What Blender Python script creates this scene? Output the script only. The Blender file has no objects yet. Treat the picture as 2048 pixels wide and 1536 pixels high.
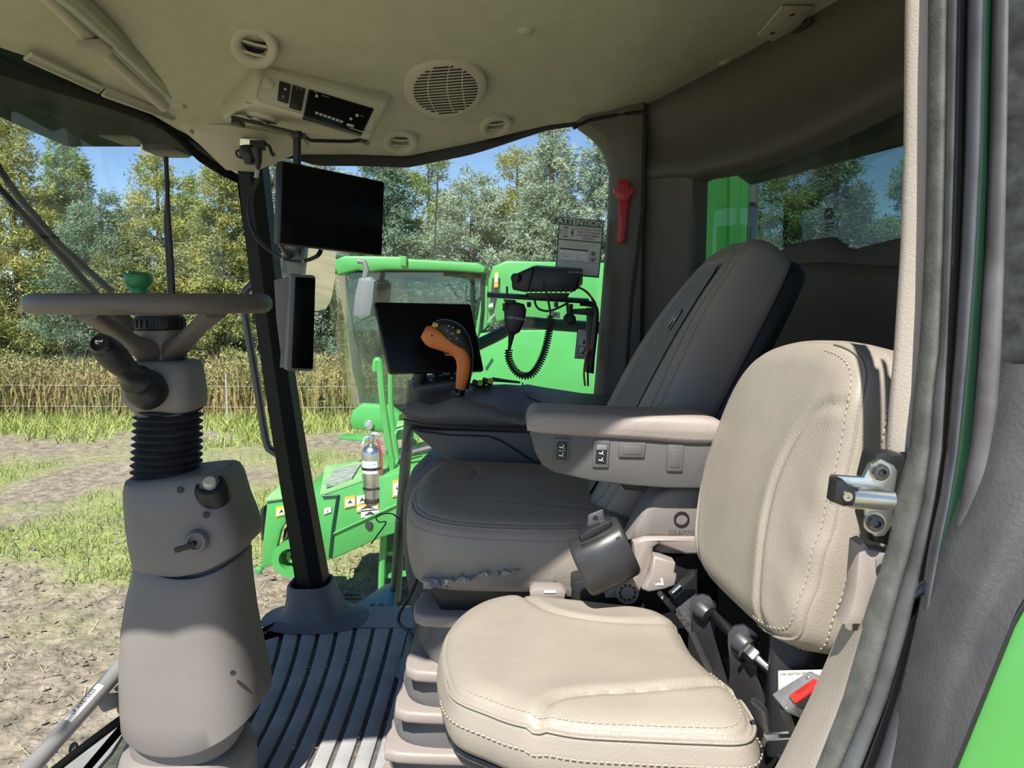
import bpy, bmesh, math, random
import numpy as np
from mathutils import Vector as V, Matrix

random.seed(7); RNG = np.random.default_rng(7)
C = bpy.context.scene.collection
SC = bpy.context.scene
# ------------------------------------------------------------------ camera, sky, sun, exposure
FPX = 1540.0
PITCH = math.atan(168/1540.0)
cam_d = bpy.data.cameras.new('camera'); cam = bpy.data.objects.new('camera', cam_d); C.objects.link(cam)
cam_d.sensor_fit = 'HORIZONTAL'; cam_d.sensor_width = 36.0; cam_d.lens = FPX/2048*36.0
cam_d.clip_start = 0.02; cam_d.clip_end = 500
cam.location = (0, 0, 1.0); cam.rotation_euler = (math.pi/2 - PITCH, 0, 0)
SC.camera = cam
SUN = V((0.20, 0.62, -0.90)).normalized()          # direction the light travels
sd = bpy.data.lights.new('sun', 'SUN'); so = bpy.data.objects.new('sun', sd); C.objects.link(so)
sd.energy = 9.5; sd.angle = math.radians(0.55); sd.color = (1.0, 0.955, 0.87)
so.rotation_euler = (-SUN).to_track_quat('Z', 'Y').to_euler(); so.location = (-3, -8, 12)
w = bpy.data.worlds.new('world'); SC.world = w; w.use_nodes = True
nt = w.node_tree; nt.nodes.clear()
sky = nt.nodes.new('ShaderNodeTexSky'); sky.sky_type = 'NISHITA'; sky.sun_disc = False
sky.sun_elevation = math.asin(-SUN.z); sky.sun_rotation = math.atan2(-SUN.x, -SUN.y)
sky.altitude = 1200; sky.air_density = 0.75; sky.dust_density = 0.0; sky.ozone_density = 3.0
bg = nt.nodes.new('ShaderNodeBackground'); bg.inputs['Strength'].default_value = 0.175
wo = nt.nodes.new('ShaderNodeOutputWorld')
nt.links.new(sky.outputs[0], bg.inputs[0]); nt.links.new(bg.outputs[0], wo.inputs[0])
vs = SC.view_settings; vs.view_transform = 'Standard'; vs.look = 'None'; vs.gamma = 1.0; vs.use_curve_mapping = False
vs.exposure = 0.0

# ------------------------------------------------------------------ pixel helpers (design aid: pixel + chosen depth -> place in the cab)
def ray(px, py):
    u = (px-1024)/FPX; v = (768-py)/FPX; c, s = math.cos(PITCH), math.sin(PITCH)
    return V((u, c+v*s, -s+v*c))
CAM = V((0, 0, 1.0))
def P(px, py, Y): d = ray(px, py); return CAM + d*(Y/d.y)
def PZ(px, py, Z): d = ray(px, py); return CAM + d*((Z-1.0)/d.z)
def PN(px, py, o, n): d = ray(px, py); return CAM + d*((V(o)-CAM).dot(V(n))/d.dot(V(n)))

# ------------------------------------------------------------------ materials
MATS = {}
def mat(name, col, rough=0.6, metal=0.0, var=0.0, vscale=8.0, bump=0.0, bscale=200.0, spec=0.5, coat=0.0, col2=None, detail=3.0, trans=None, rvar=0.0):
    if name in MATS: return MATS[name]
    m = bpy.data.materials.new(name); m.use_nodes = True; n = m.node_tree; L = n.links
    b = n.nodes['Principled BSDF']
    b.inputs['Base Color'].default_value = (*col, 1); b.inputs['Roughness'].default_value = rough
    b.inputs['Metallic'].default_value = metal; b.inputs['Specular IOR Level'].default_value = spec
    b.inputs['Coat Weight'].default_value = coat
    tc = n.nodes.new('ShaderNodeTexCoord')
    if var > 0 or col2:
        nz = n.nodes.new('ShaderNodeTexNoise'); nz.inputs['Scale'].default_value = vscale; nz.inputs['Detail'].default_value = detail
        L.new(tc.outputs['Object'], nz.inputs['Vector'])
        cr_ = n.nodes.new('ShaderNodeValToRGB')
        a = col2 if col2 else tuple(c*(1-var) for c in col); z = col if col2 else tuple(min(1, c*(1+var)) for c in col)
        cr_.color_ramp.elements[0].color = (*a, 1); cr_.color_ramp.elements[1].color = (*z, 1)
        cr_.color_ramp.elements[0].position = 0.32; cr_.color_ramp.elements[1].position = 0.68
        L.new(nz.outputs['Fac'], cr_.inputs['Fac']); L.new(cr_.outputs['Color'], b.inputs['Base Color'])
        if rvar:
            mr = n.nodes.new('ShaderNodeMapRange'); mr.inputs['To Min'].default_value = rough-rvar; mr.inputs['To Max'].default_value = rough+rvar
            L.new(nz.outputs['Fac'], mr.inputs['Value']); L.new(mr.outputs[0], b.inputs['Roughness'])
    if bump > 0:
        nb = n.nodes.new('ShaderNodeTexNoise'); nb.inputs['Scale'].default_value = bscale; nb.inputs['Detail'].default_value = 2.0
        L.new(tc.outputs['Object'], nb.inputs['Vector'])
        bp = n.nodes.new('ShaderNodeBump'); bp.inputs['Strength'].default_value = bump; bp.inputs['Distance'].default_value = 0.002
        L.new(nb.outputs['Fac'], bp.inputs['Height']); L.new(bp.outputs['Normal'], b.inputs['Normal'])
    MATS[name] = m; return m
def glass(name, tint, gloss=0.06, rough=0.02, dirt=0.0):
    m = bpy.data.materials.new(name); m.use_nodes = True; n = m.node_tree; n.nodes.clear(); L = n.links
    o = n.nodes.new('ShaderNodeOutputMaterial'); t = n.nodes.new('ShaderNodeBsdfTransparent'); t.inputs[0].default_value = (*tint, 1)
    g = n.nodes.new('ShaderNodeBsdfGlossy'); g.inputs['Roughness'].default_value = rough; g.inputs[0].default_value = (1, 1, 1, 1)
    lw = n.nodes.new('ShaderNodeLayerWeight'); lw.inputs[0].default_value = 0.15
    mr = n.nodes.new('ShaderNodeMapRange'); mr.inputs['To Min'].default_value = gloss*0.6; mr.inputs['To Max'].default_value = min(1, gloss*5)
    L.new(lw.outputs['Fresnel'], mr.inputs['Value'])
    mx = n.nodes.new('ShaderNodeMixShader'); L.new(mr.outputs[0], mx.inputs[0]); L.new(t.outputs[0], mx.inputs[1]); L.new(g.outputs[0], mx.inputs[2])
    out = mx
    if dirt > 0:
        d = n.nodes.new('ShaderNodeBsdfDiffuse'); d.inputs[0].default_value = (.62, .62, .56, 1)
        tc = n.nodes.new('ShaderNodeTexCoord'); mp = n.nodes.new('ShaderNodeMapping'); mp.inputs['Scale'].default_value = (9, 9, 2.2)
        nz = n.nodes.new('ShaderNodeTexNoise'); nz.inputs['Scale'].default_value = 1.6; nz.inputs['Detail'].default_value = 6
        L.new(tc.outputs['Object'], mp.inputs[0]); L.new(mp.outputs[0], nz.inputs['Vector'])
        r = n.nodes.new('ShaderNodeMapRange'); r.inputs['From Min'].default_value = .42; r.inputs['From Max'].default_value = .75
        r.inputs['To Min'].default_value = dirt*.15; r.inputs['To Max'].default_value = dirt
        L.new(nz.outputs['Fac'], r.inputs['Value'])
        m2 = n.nodes.new('ShaderNodeMixShader'); L.new(r.outputs[0], m2.inputs[0]); L.new(mx.outputs[0], m2.inputs[1]); L.new(d.outputs[0], m2.inputs[2]); out = m2
    L.new(out.outputs[0], o.inputs[0]); MATS[name] = m; return m

mat('leather', (.28, .25, .208), .48, var=.05, vscale=14, bump=.30, bscale=420)
mat('leather_shaded', (.25, .222, .19), .50, var=.05, vscale=14, bump=.30, bscale=420)  # same leather as the passenger seat, shade put into a darker colour
mat('seat_fabric', (.19, .195, .19), .85, var=.08, vscale=60, bump=.5, bscale=900)
mat('thread', (.36, .315, .255), .7)
mat('thread_dark', (.16, .15, .14), .7)
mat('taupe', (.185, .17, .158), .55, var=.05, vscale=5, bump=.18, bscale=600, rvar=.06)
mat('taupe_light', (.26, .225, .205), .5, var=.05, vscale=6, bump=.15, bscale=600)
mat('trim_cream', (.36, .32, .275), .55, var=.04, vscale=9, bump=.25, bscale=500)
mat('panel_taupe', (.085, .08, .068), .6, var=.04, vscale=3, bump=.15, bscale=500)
mat('headliner', (.49, .50, .375), .95, var=.045, vscale=22, bump=.6, bscale=700, spec=.1)
mat('ceiling_plastic', (.45, .44, .345), .6, var=.04, vscale=6, bump=.1, bscale=500)
mat('charcoal', (.095, .093, .093), .5, var=.06, vscale=7, bump=.2, bscale=700)
mat('charcoal_top', (.075, .078, .082), .42, var=.05, vscale=7, bump=.15, bscale=700)
mat('black', (.012, .013, .014), .45, bump=.1, bscale=500)
mat('black_gloss', (.010, .011, .012), .18)
mat('screen', (.003, .004, .004), .25, spec=.12)
mat('rubber', (.022, .024, .025), .62, var=.25, vscale=30, bump=.15, bscale=300)
mat('rubber_dusty', (.085, .085, .08), .75, var=.3, vscale=40, bump=.2, bscale=300)
mat('mat_rubber', (.38, .375, .37), .7, var=.18, vscale=9, bump=.3, bscale=260, col2=(.27, .275, .28), rvar=.08)
mat('mat_dirt', (.09, .085, .075), .9, var=.4, vscale=40, bump=.5, bscale=120)
mat('boot', (.13, .14, .15), .6, var=.1, vscale=8, bump=.2, bscale=400)
mat('pillar_black', (.010, .013, .013), .5, spec=.25, bump=.05, bscale=300)
mat('steel', (.62, .63, .62), .28, metal=1.0, var=.08, vscale=30)
mat('zinc', (.72, .74, .70), .30, metal=1.0, var=.12, vscale=20)
mat('steel_dark', (.10, .10, .105), .4, metal=.8)
mat('grey_plastic', (.17, .175, .18), .5, bump=.1, bscale=600)
mat('grey_tube', (.19, .19, .185), .5, var=.1, vscale=10)
mat('orange', (.72, .20, .035), .45, bump=.1, bscale=500)
mat('yellow', (.62, .47, .05), .5)
mat('red', (.42, .025, .03), .4)
mat('red_bright', (.75, .03, .025), .35)
mat('knob_green', (.03, .22, .07), .35)
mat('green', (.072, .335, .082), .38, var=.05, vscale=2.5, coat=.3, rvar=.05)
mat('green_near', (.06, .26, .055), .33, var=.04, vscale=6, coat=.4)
mat('green_dark', (.008, .045, .028), .4, coat=.2)
mat('green_dusty', (.20, .42, .17), .7, var=.2, vscale=5)
mat('frit', (.012, .014, .014), .5)
mat('white', (.78, .78, .74), .5)
mat('button_cream', (.62, .58, .44), .5)
mat('print_grey', (.42, .43, .40), .5)
mat('sticker_white', (.60, .61, .58), .55)
mat('sticker_green', (.05, .14, .085), .5)
mat('sticker_dark', (.03, .035, .033), .5)
mat('decal_orange', (.85, .36, .04), .5)
mat('decal_yellow', (.85, .62, .05), .5)
mat('film', (.34, .34, .37), .2, spec=.8)
mat('webbing', (.035, .036, .037), .8, var=.5, vscale=160, bump=.8, bscale=350)
mat('bark', (.12, .09, .065), .9, var=.3, vscale=6, bump=.5, bscale=30)
mat('teal', (.05, .20, .26), .4)
mat('mirror', (.75, .78, .78), .03, metal=1.0)
mat('lens', (.5, .5, .5), .2, metal=.7)
mat('dust_grey', (.25, .27, .25), .9, var=.3, vscale=12)
glass('window_glass', (.90, .95, .92), .05, dirt=.035)
glass('windshield_glass', (.93, .97, .94), .05, dirt=.075)
glass('tinted_glass', (.15, .23, .19), .07, dirt=.10)
glass('far_glass', (.50, .66, .62), .10, dirt=.06)

# ------------------------------------------------------------------ mesh helpers
class G:
    """collects vertices and faces of ONE mesh"""
    def __init__(s): s.v = []; s.f = []
    def add(s, vs_, fs_):
        o = len(s.v); s.v += [tuple(p) for p in vs_]; s.f += [tuple(i+o for i in f) for f in fs_]; return s
    def bm(s, b):
        b.verts.ensure_lookup_table(); b.verts.index_update()
        s.add([v.co for v in b.verts], [[v.index for v in f.verts] for f in b.faces]); b.free(); return s
    def hexa(s, pts, bev=0.0, seg=2):
        """pts: 4 bottom + 4 top corners"""
        b = bmesh.new(); vv = [b.verts.new(p) for p in pts]
        for f in ((0, 3, 2, 1), (4, 5, 6, 7), (0, 1, 5, 4), (1, 2, 6, 5), (2, 3, 7, 6), (3, 0, 4, 7)): b.faces.new([vv[i] for i in f])
        bmesh.ops.recalc_face_normals(b, faces=b.faces)
        if bev > 0: bmesh.ops.bevel(b, geom=list(b.edges), offset=bev, segments=seg, profile=.5, affect='EDGES')
        return s.bm(b)
    def box(s, c, size, fr=None, bev=0.0, seg=2):
        u, v, w_ = fr if fr else (V((1, 0, 0)), V((0, 1, 0)), V((0, 0, 1)))
        c = V(c); a, b_, d = size[0]/2, size[1]/2, size[2]/2
        q = [(-a, -b_), (a, -b_), (a, b_), (-a, b_)]
        return s.hexa([c+u*x+v*y-w_*d for x, y in q]+[c+u*x+v*y+w_*d for x, y in q], bev, seg)
    def loft(s, rings, cap0=True, cap1=True, closed=True):
        n = len(rings[0]); o = len(s.v)
        for r in rings: s.v += [tuple(p) for p in r]
        m = n if closed else n-1
        for i in range(len(rings)-1):
            for j in range(m):
                k = (j+1) % n; s.f.append((o+i*n+j, o+i*n+k, o+(i+1)*n+k, o+(i+1)*n+j))
        if cap0 and closed: s.f.append(tuple(o+j for j in reversed(range(n))))
        if cap1 and closed: s.f.append(tuple(o+(len(rings)-1)*n+j for j in range(n)))
        return s
    def tube(s, path, r, n=10, caps=True, flat=None):
        path = [V(p) for p in path]; rings = []; up = None
        for i, p in enumerate(path):
            t = (path[min(i+1, len(path)-1)]-path[max(i-1, 0)])
            if t.length < 1e-9: t = V((0, 0, 1))
            t.normalize()
            if up is None:
                up = V((0, 0, 1)) if abs(t.z) < .9 else V((0, 1, 0))
            a = t.cross(up); a.normalize(); up = a.cross(t).normalized()
            rr = r[i] if isinstance(r, (list, tuple)) else r
            k = flat if flat else 1.0
            rings.append([p+a*(rr*math.cos(2*math.pi*j/n))+up*(rr*k*math.sin(2*math.pi*j/n)) for j in range(n)])
        return s.loft(rings, caps, caps)
    def lathe(s, prof, o, axis=(0, 0, 1), n=24, sc=(1, 1), caps=True):
        ax = V(axis).normalized(); a = ax.orthogonal().normalized(); b = ax.cross(a); o = V(o)
        return s.loft([[o+ax*h+a*(max(r, 1e-4)*math.cos(2*math.pi*j/n)*sc[0])+b*(max(r, 1e-4)*math.sin(2*math.pi*j/n)*sc[1]) for j in range(n)] for r, h in prof], caps, caps)
    def prism(s, poly, fr, d0, d1, bev=0.0):
        """poly: 2D points in frame fr=(o,u,v,w), extruded along w from d0 to d1, edges chamfered by bev"""
        o, u, v, w_ = fr
        def ring(pl, d): return [o+u*x+v*y+w_*d for x, y in pl]
        if bev > 0:
            ins = inset(poly, bev); ins2 = inset(poly, bev*.3)
            sg = 1 if d1 > d0 else -1
            rings = [ring(ins, d0), ring(ins2, d0+sg*bev*.3), ring(poly, d0+sg*bev), ring(poly, d1-sg*bev), ring(ins2, d1-sg*bev*.3), ring(ins, d1)]
        else: rings = [ring(poly, d0), ring(poly, d1)]
        return s.loft(rings)
    def sheet(s, rows):
        return s.loft(rows, closed=False)
    def text(s, txt, o, u, v, size, align='CENTER', depth=0.0004, bold=0.0):
        cu = bpy.data.curves.new('t', 'FONT'); cu.body = txt; cu.size = size; cu.align_x = align; cu.align_y = 'CENTER'; cu.offset = bold; cu.resolution_u = 2
        ob = bpy.data.objects.new('t', cu); C.objects.link(ob); dg = bpy.context.evaluated_depsgraph_get()
        me = ob.evaluated_get(dg).to_mesh(); o = V(o); u = V(u).normalized(); v = V(v).normalized()
        w_ = u.cross(v)
        s.add([o+u*p.co.x+v*p.co.y+w_*depth for p in me.vertices], [list(f.vertices) for f in me.polygons])
        ob.evaluated_get(dg).to_mesh_clear(); bpy.data.objects.remove(ob); bpy.data.curves.remove(cu); return s
def inset(poly, d):
    n = len(poly); A = sum(poly[i][0]*poly[(i+1) % n][1]-poly[(i+1) % n][0]*poly[i][1] for i in range(n)); sg = 1 if A > 0 else -1
    out = []
    for i in range(n):
        p0, p, p1 = poly[i-1], poly[i], poly[(i+1) % n]
        e0 = V((p[0]-p0[0], p[1]-p0[1])); e1 = V((p1[0]-p[0], p1[1]-p[1]))
        if e0.length < 1e-9: e0 = e1
        if e1.length < 1e-9: e1 = e0
        e0.normalize(); e1.normalize()
        nn = V((-(e0.y+e1.y), e0.x+e1.x))
        if nn.length < 1e-6: nn = V((-e0.y, e0.x))
        nn.normalize(); k = max(.5, nn.dot(V((-e0.y, e0.x))))
        out.append((p[0]+sg*nn.x*d/k, p[1]+sg*nn.y*d/k))
    return out
def rrect(w_, h, r, n=4, cx=0, cy=0):
    r = min(r, w_/2-1e-5, h/2-1e-5); out = []
    for q, (sx, sy) in enumerate(((1, 1), (-1, 1), (-1, -1), (1, -1))):
        for k in range(n+1):
            a = math.pi/2*(q+k/n); out.append((cx+sx*(w_/2-r)+r*math.cos(a), cy+sy*(h/2-r)+r*math.sin(a)))
    return out
def superell(rx, ry, p=2.6, n=32):
    o = []
    for j in range(n):
        a = 2*math.pi*j/n; c, s_ = math.cos(a), math.sin(a)
        o.append((rx*math.copysign(abs(c)**(2/p), c), ry*math.copysign(abs(s_)**(2/p), s_)))
    return o
def cr(pts, n=8, closed=False):
    """Catmull-Rom through points of any dimension"""
    a = np.array([list(p) for p in pts], float); m = len(a); out = []
    for i in (range(m) if closed else range(m-1)):
        if closed: p0, p1, p2, p3 = a[i-1], a[i], a[(i+1) % m], a[(i+2) % m]
        else: p0, p1, p2, p3 = a[max(i-1, 0)], a[i], a[i+1], a[min(i+2, m-1)]
        for k in range(n):
            t = k/n; out.append(.5*((2*p1)+(-p0+p2)*t+(2*p0-5*p1+4*p2-p3)*t*t+(-p0+3*p1-3*p2+p3)*t**3))
    if not closed: out.append(a[-1])
    return [tuple(x) for x in out]
def resample(pts, n, closed=True):
    a = np.array(pts, float)
    if closed: a = np.vstack([a, a[:1]])
    d = np.r_[0, np.cumsum(np.linalg.norm(np.diff(a, axis=0), axis=1))]
    t = np.linspace(0, d[-1], n+1)[:-1] if closed else np.linspace(0, d[-1], n)
    return np.stack([np.interp(t, d, a[:, k]) for k in range(a.shape[1])], 1)

def link(name, g, m, parent=None, smooth=40, label=None, cat=None, group=None, kind=None):
    me = bpy.data.meshes.new(name)
    if isinstance(g, G): me.from_pydata(g.v, [], g.f)
    else: me = g
    if isinstance(m, str): m = MATS[m]
    me.materials.append(m)
    if smooth:
        me.polygons.foreach_set('use_smooth', [True]*len(me.polygons)); me.set_sharp_from_angle(angle=math.radians(smooth))
    b = bmesh.new(); b.from_mesh(me); bmesh.ops.recalc_face_normals(b, faces=b.faces); b.to_mesh(me); b.free()
    o = bpy.data.objects.new(name, me); C.objects.link(o)
    if parent is not None:
        o.parent = parent; o.matrix_parent_inverse = WM[parent.name].inverted(); WM[o.name] = Matrix.Identity(4)
    else: WM[o.name] = Matrix.Identity(4)
    return tag(o, label, cat, group, kind)
WM = {}
def tag(o, label=None, cat=None, group=None, kind=None):
    if label: o['label'] = label
    if cat: o['category'] = cat
    if group: o['group'] = group
    if kind: o['kind'] = kind
    elif cat: o['kind'] = 'thing'
    return o
def thing(name, label, cat, loc, group=None):
    o = bpy.data.objects.new(name, None); C.objects.link(o); o.location = loc; o.empty_display_size = .05
    WM[o.name] = Matrix.Translation(V(loc)); return tag(o, label, cat, group)
def struct(name, g, m, label=None, smooth=40): return link(name, g, m, None, smooth, label, None, None, 'structure')
X1, Y1, Z1 = V((1, 0, 0)), V((0, 1, 0)), V((0, 0, 1))
def quadframe(q):
    """q: 4 corners TL,TR,BR,BL -> (origin TL, u to the right, v down, outward normal towards camera)"""
    q = [V(p) for p in q]; u = (q[1]-q[0]+q[2]-q[3])/2; v = (q[3]-q[0]+q[2]-q[1])/2
    n = u.cross(v).normalized(); c = sum(q, V((0, 0, 0)))/4
    if n.dot(CAM-c) < 0: n = -n
    return q, u, v, n
def onq(q, s, t):
    return (q[0]*(1-s)+q[1]*s)*(1-t)+(q[3]*(1-s)+q[2]*s)*t
def quadslab(g, q, th, bev=.003, off=0.0, seg=2):
    """slab whose front face is q (shifted off along the normal) and that is th thick away from the viewer"""
    q, u, v, n = quadframe(q); f = [p+n*off for p in q]; b = [p-n*th for p in f]
    return g.hexa(b+f, bev, seg)
def subq(q, s0, t0, s1, t1, off=0.0):
    q, u, v, n = quadframe(q)
    return [onq(q, s, t)+n*off for s, t in ((s0, t0), (s1, t0), (s1, t1), (s0, t1))]
# ------------------------------------------------------------------ the cab shell
def lerp(x, xs, ys): return float(np.interp(x, xs, ys))
ZE_X = [-1.0, -.80, -.62, -.45, -.30, -.12, .10, .26, .40, .50, .65, .9]; ZE_Z = [1.42, 1.385, 1.41, 1.41, 1.405, 1.44, 1.49, 1.51, 1.545, 1.585, 1.63, 1.67]
ZI_X = [-1.05, -.95, -.8, -.6, 0, .3, .7, .9]; ZI_Z = [1.45, 1.47, 1.53, 1.58, 1.60, 1.60, 1.67, 1.69]
def sstep(t): t = max(0, min(1, t)); return t*t*(3-2*t)
def cz(x, y):
    zi = lerp(x, ZI_X, ZI_Z); ze = lerp(x, ZE_X, ZE_Z); t = max(0, min(1, (y-1.52)/.72))
    return zi-(zi-ze)*(.35*sstep(t)+.65*t**1.35)
REAR = [(.36, 2.235), (.40, 2.20), (.52, 2.12), (.64, 1.98), (.745, 1.75), (.80, 1.45), (.80, 1.10), (.72, .82), (.56, .68), (.40, .62)]
REARC = cr(REAR, 6)
def xrear(y):
    a = sorted([(p[1], p[0]) for p in REARC if True]); return lerp(y, [q[0] for q in a], [q[1] for q in a])
def xfront(y): return lerp(y, [.3, 1.1, 1.45, 1.95, 2.25], [-1.04, -1.0, -.965, -.87, -.80])
def yedge(x): return lerp(x, [-1.3, -.98, -.88, -.8, -.6, -.5, -.42, -.3, -.17, -.1, -.06, -.01, .06, .9], [.64, .63, .585, .585, .58, .52, .465, .49, .544, .58, .602, .635, .70, .70])  # unseen door-side roof edge, outline shaped to throw the sun and shade boundary
# headliner: one smooth ceiling sheet with thickness on its upper side
def ceil_rows(dz=0.0, nx=64, ny=56):
    rows = []
    for j in range(ny+1):
        t = j/ny; row = []
        for i in range(nx+1):
            s = i/nx
            y = .5+(2.24-.5)*t; x = xfront(y)*(1-s)+(xrear(y)+.004)*s
            y0 = yedge(x); y = y0+(2.24-y0)*t; x = xfront(y)*(1-s)+(xrear(y)+.004)*s
            row.append((x, y, cz(x, y)+dz))
        rows.append(row)
    return rows
cl = struct('ceiling', G().sheet(ceil_rows()), 'headliner', 'curved fabric headliner under the cab roof')
def ceil_hit(px, py):
    d = ray(px, py); lo, hi = .7, 2.6
    for _ in range(60):
        m = (lo+hi)/2; p = CAM+d*(m/d.y)
        if p.z < cz(p.x, p.y): lo = m
        else: hi = m
    p = CAM+d*(lo/d.y); e = .01
    n = V((cz(p.x+e, p.y)-cz(p.x-e, p.y), cz(p.x, p.y+e)-cz(p.x, p.y-e), -2*e)).normalized()
    return p, n
# outer roof
g = G(); rows = []
for j in range(13):
    t = j/12; row = []
    for i in range(25):
        x = -1.28+2.35*i/24; y0 = yedge(x)+.14; y = y0+(2.42-y0)*t
        row.append((x, y, 1.80-.05*abs(2*t-1)**3))
    rows.append(row)
top = rows; bot = [[(p[0], p[1], max(cz(max(-1, min(.85, p[0])), p[1])+.02, 1.62 if p[1] > 2.3 else 0)) for p in r] for r in rows]
g.sheet(top); g.sheet(bot)
edge = lambda R: [R[0][i] for i in range(25)]+[R[j][24] for j in range(1, 13)]+[R[12][i] for i in range(23, -1, -1)]+[R[j][0] for j in range(11, 0, -1)]
g.loft([edge(bot), edge(top)], False, False)
struct('roof', g, mat('roof_dark', (.008, .02, .014), .9, spec=.12), 'cab roof shell above the headliner')

# floor mat: dirty base, raised ribs between grooves, smooth border
fl_out = [(-1.0, .45), (-1.0, 1.2), (-.965, 1.55), (-.90, 1.82), (-.83, 2.04), (-.765, 2.2), (-.70, 2.36), (-.45, 2.42), (.30, 2.42), (.85, 2.0), (.85, .45)]
fl = struct('floor', G().prism(fl_out, (V((0, 0, 0)), X1, Y1, Z1), -.05, 0.0), 'mat_dirt', 'grooved dark rubber cab floor mat')
def bow(x, y):     # grooves bend towards the windshield at their far end
    k = max(0, min(1, (-x-.25)/.5)); return -k*.10*max(0, (y-1.45)/.8)**2.0 + k*.02*math.sin((y-1.3)*3)
rib_x = [-.86+.0465*i for i in range(15)]
for i, xa in enumerate(rib_x):
    xb = xa+.0465; ya, yb = .62, 2.245-.07*max(0, min(1, (-xa-.6)/.25))
    if xa > -.30: yb = 2.05
    L_, R_ = [], []
    for k in range(19):
        y = ya+(yb-ya)*k/18
        L_.append((xa+.0055+bow(xa, y), y)); R_.append((xb-.0055+bow(xb, y), y))
    gg = G(); rows = []
    for (lx, y), (rx, _) in zip(L_, R_):
        rows.append([(lx, y, 0), (lx+.001, y, .0065), (lx+.004, y, .008), (rx-.004, y, .008), (rx-.001, y, .0065), (rx, y, 0)])
    gg.loft(rows); link('mat_rib', gg, 'mat_rubber', fl, 50)
bd = [(-.765, 2.2), (-.70, 2.355), (-.45, 2.415), (.28, 2.415), (.28, 2.06), (-.20, 2.06), (-.20, 2.16), (-.27, 2.255), (-.60, 2.262), (-.79, 2.165), (-.84, 2.06)]
link('mat_border', G().prism(bd, (V((0, 0, 0)), X1, Y1, Z1), 0, .008, .003), 'mat_rubber', fl)
link('mat_border', G().prism([(-.98, .6), (-.875, .6), (-.885, 1.6), (-.93, 1.9), (-.90, 1.8), (-.955, 1.55), (-.985, 1.2)], (V((0, 0, 0)), X1, Y1, Z1), 0, .008), 'mat_rubber', fl)
link('mat_border', G().prism([(-.155, .5), (.8, .5), (.8, 2.05), (-.155, 2.05)], (V((0, 0, 0)), X1, Y1, Z1), 0, .008), 'mat_rubber', fl)

# front right pillar and its flared rubber boot
def secring(c, pts, z=None): return [V(c)+V((x, y, 0)) for x, y in pts]
pil_pts = [(-.052, .03), (-.030, -.040), (.012, -.050), (.046, -.028), (.052, .03), (.02, .06), (-.03, .06)]
g = G(); rings = []
for k in range(9):
    t = k/8; px = 630+(497-630)*t-10*math.sin(math.pi*t); py = 1210+(300-1210)*t; Y = 2.335+(2.235-2.335)*t
    s = 1.02-.16*t; rings.append(secring(P(px, py, Y), [(a*s, b*s) for a, b in pil_pts]))
g.loft(rings); struct('trim_1', g, 'pillar_black', 'slanting black front pillar between windshield and side window')
g = G(); rings = []
c0 = P(632, 1205, 2.335)
for t, z, rx, ry, dx in ((0, .010, .165, .125, .0), (.06, .014, .150, .115, 0), (.2, .026, .112, .095, .0), (.4, .048, .088, .085, -.002), (.7, .085, .076, .08, -.006), (.92, .122, .069, .076, -.010), (1, .128, .064, .072, -.010), (1, .126, .058, .066, -.010), (1, .10, .056, .064, -.008)):
    rings.append([V((c0.x+dx+x, c0.y-.01+y, z)) for x, y in superell(rx, ry, 3.0 if t > .3 else 2.4, 36)])
g.loft(rings, True, False); struct('trim_2', g, 'boot', 'flared rubber boot around the foot of the black pillar')

# rear right corner pillar
g = G(); rings = []
for z, xl in ((.30, .20), (.55, .225), (.75, .245), (1.0, .262), (1.25, .278), (1.36, .280), (1.42, .262), (1.455, .232), (1.485, .19), (1.515, .17), (1.54, .165)):
    rings.append([V((x, y, z)) for x, y in ((xl, 2.275), (xl+.004, 2.235), (xl+.022, 2.20), (.33 if xl > .2 else .3, 2.183), (.362, 2.185), (.372, 2.20), (.372, 2.30), (xl+.02, 2.30))])
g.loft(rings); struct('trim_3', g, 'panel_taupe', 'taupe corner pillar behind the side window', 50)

# rear wall: plan curve swept, with the window opening left open and a recessed lip
RC = np.array(resample(REARC, 61, False)); TN = np.gradient(RC, axis=0); TN /= np.linalg.norm(TN, axis=1)[:, None]
NO = np.stack([-TN[:, 1], TN[:, 0]], 1)           # outward (away from the cab)
if (NO[30]*np.array([1, 0])).sum() < 0: NO = -NO
s_ = np.linspace(0, 1, 61)
def wtop(t): return 1.332+.075*sstep((t-.10)/.35)-.02*max(0, (.105-t)/.03)**2 if t < .105 else 1.332+.075*sstep((t-.10)/.35)
def wbot(t): return 1.075+.02*math.sin(t*9)
i0, i1 = 5, 48
def cel(i): return cz(RC[i][0], min(2.235, RC[i][1]))
up = []; lo = []
for i in range(61):
    x, y = RC[i]; nx, ny = NO[i]; zc = cel(i)+.012; t = s_[i]
    zt = wtop(t) if i0 <= i <= i1 else None
    zb = wbot(t)
    def off(o, z): return (x+nx*o, y+ny*o, z)
    zz = zt if zt else 1.33
    h = zc-zz
    up.append([off(.0, zc), off(-.004, zc-.10*h), off(-.014, zc-.22*h), off(.006, zc-.36*h), off(.014, zc-.50*h), off(.006, zc-.66*h), off(-.010, zc-.80*h), off(-.020, zc-.91*h), off(-.010, zz+.004), off(.02, zz), off(.055, zz-.002)])
    lo.append([off(.06, zb), off(.02, zb+.002), off(-.012, zb-.008), off(-.022, zb-.03), off(-.010, zb-.10), off(.0, zb-.22), off(.01, zb-.5), off(.01, 0.0)])
g = G(); g.sheet(up)
g.sheet(lo[i0:]); 
for i in range(0, i0):      # solid panel between the corner pillar and the window
    pass
full = []
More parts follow.
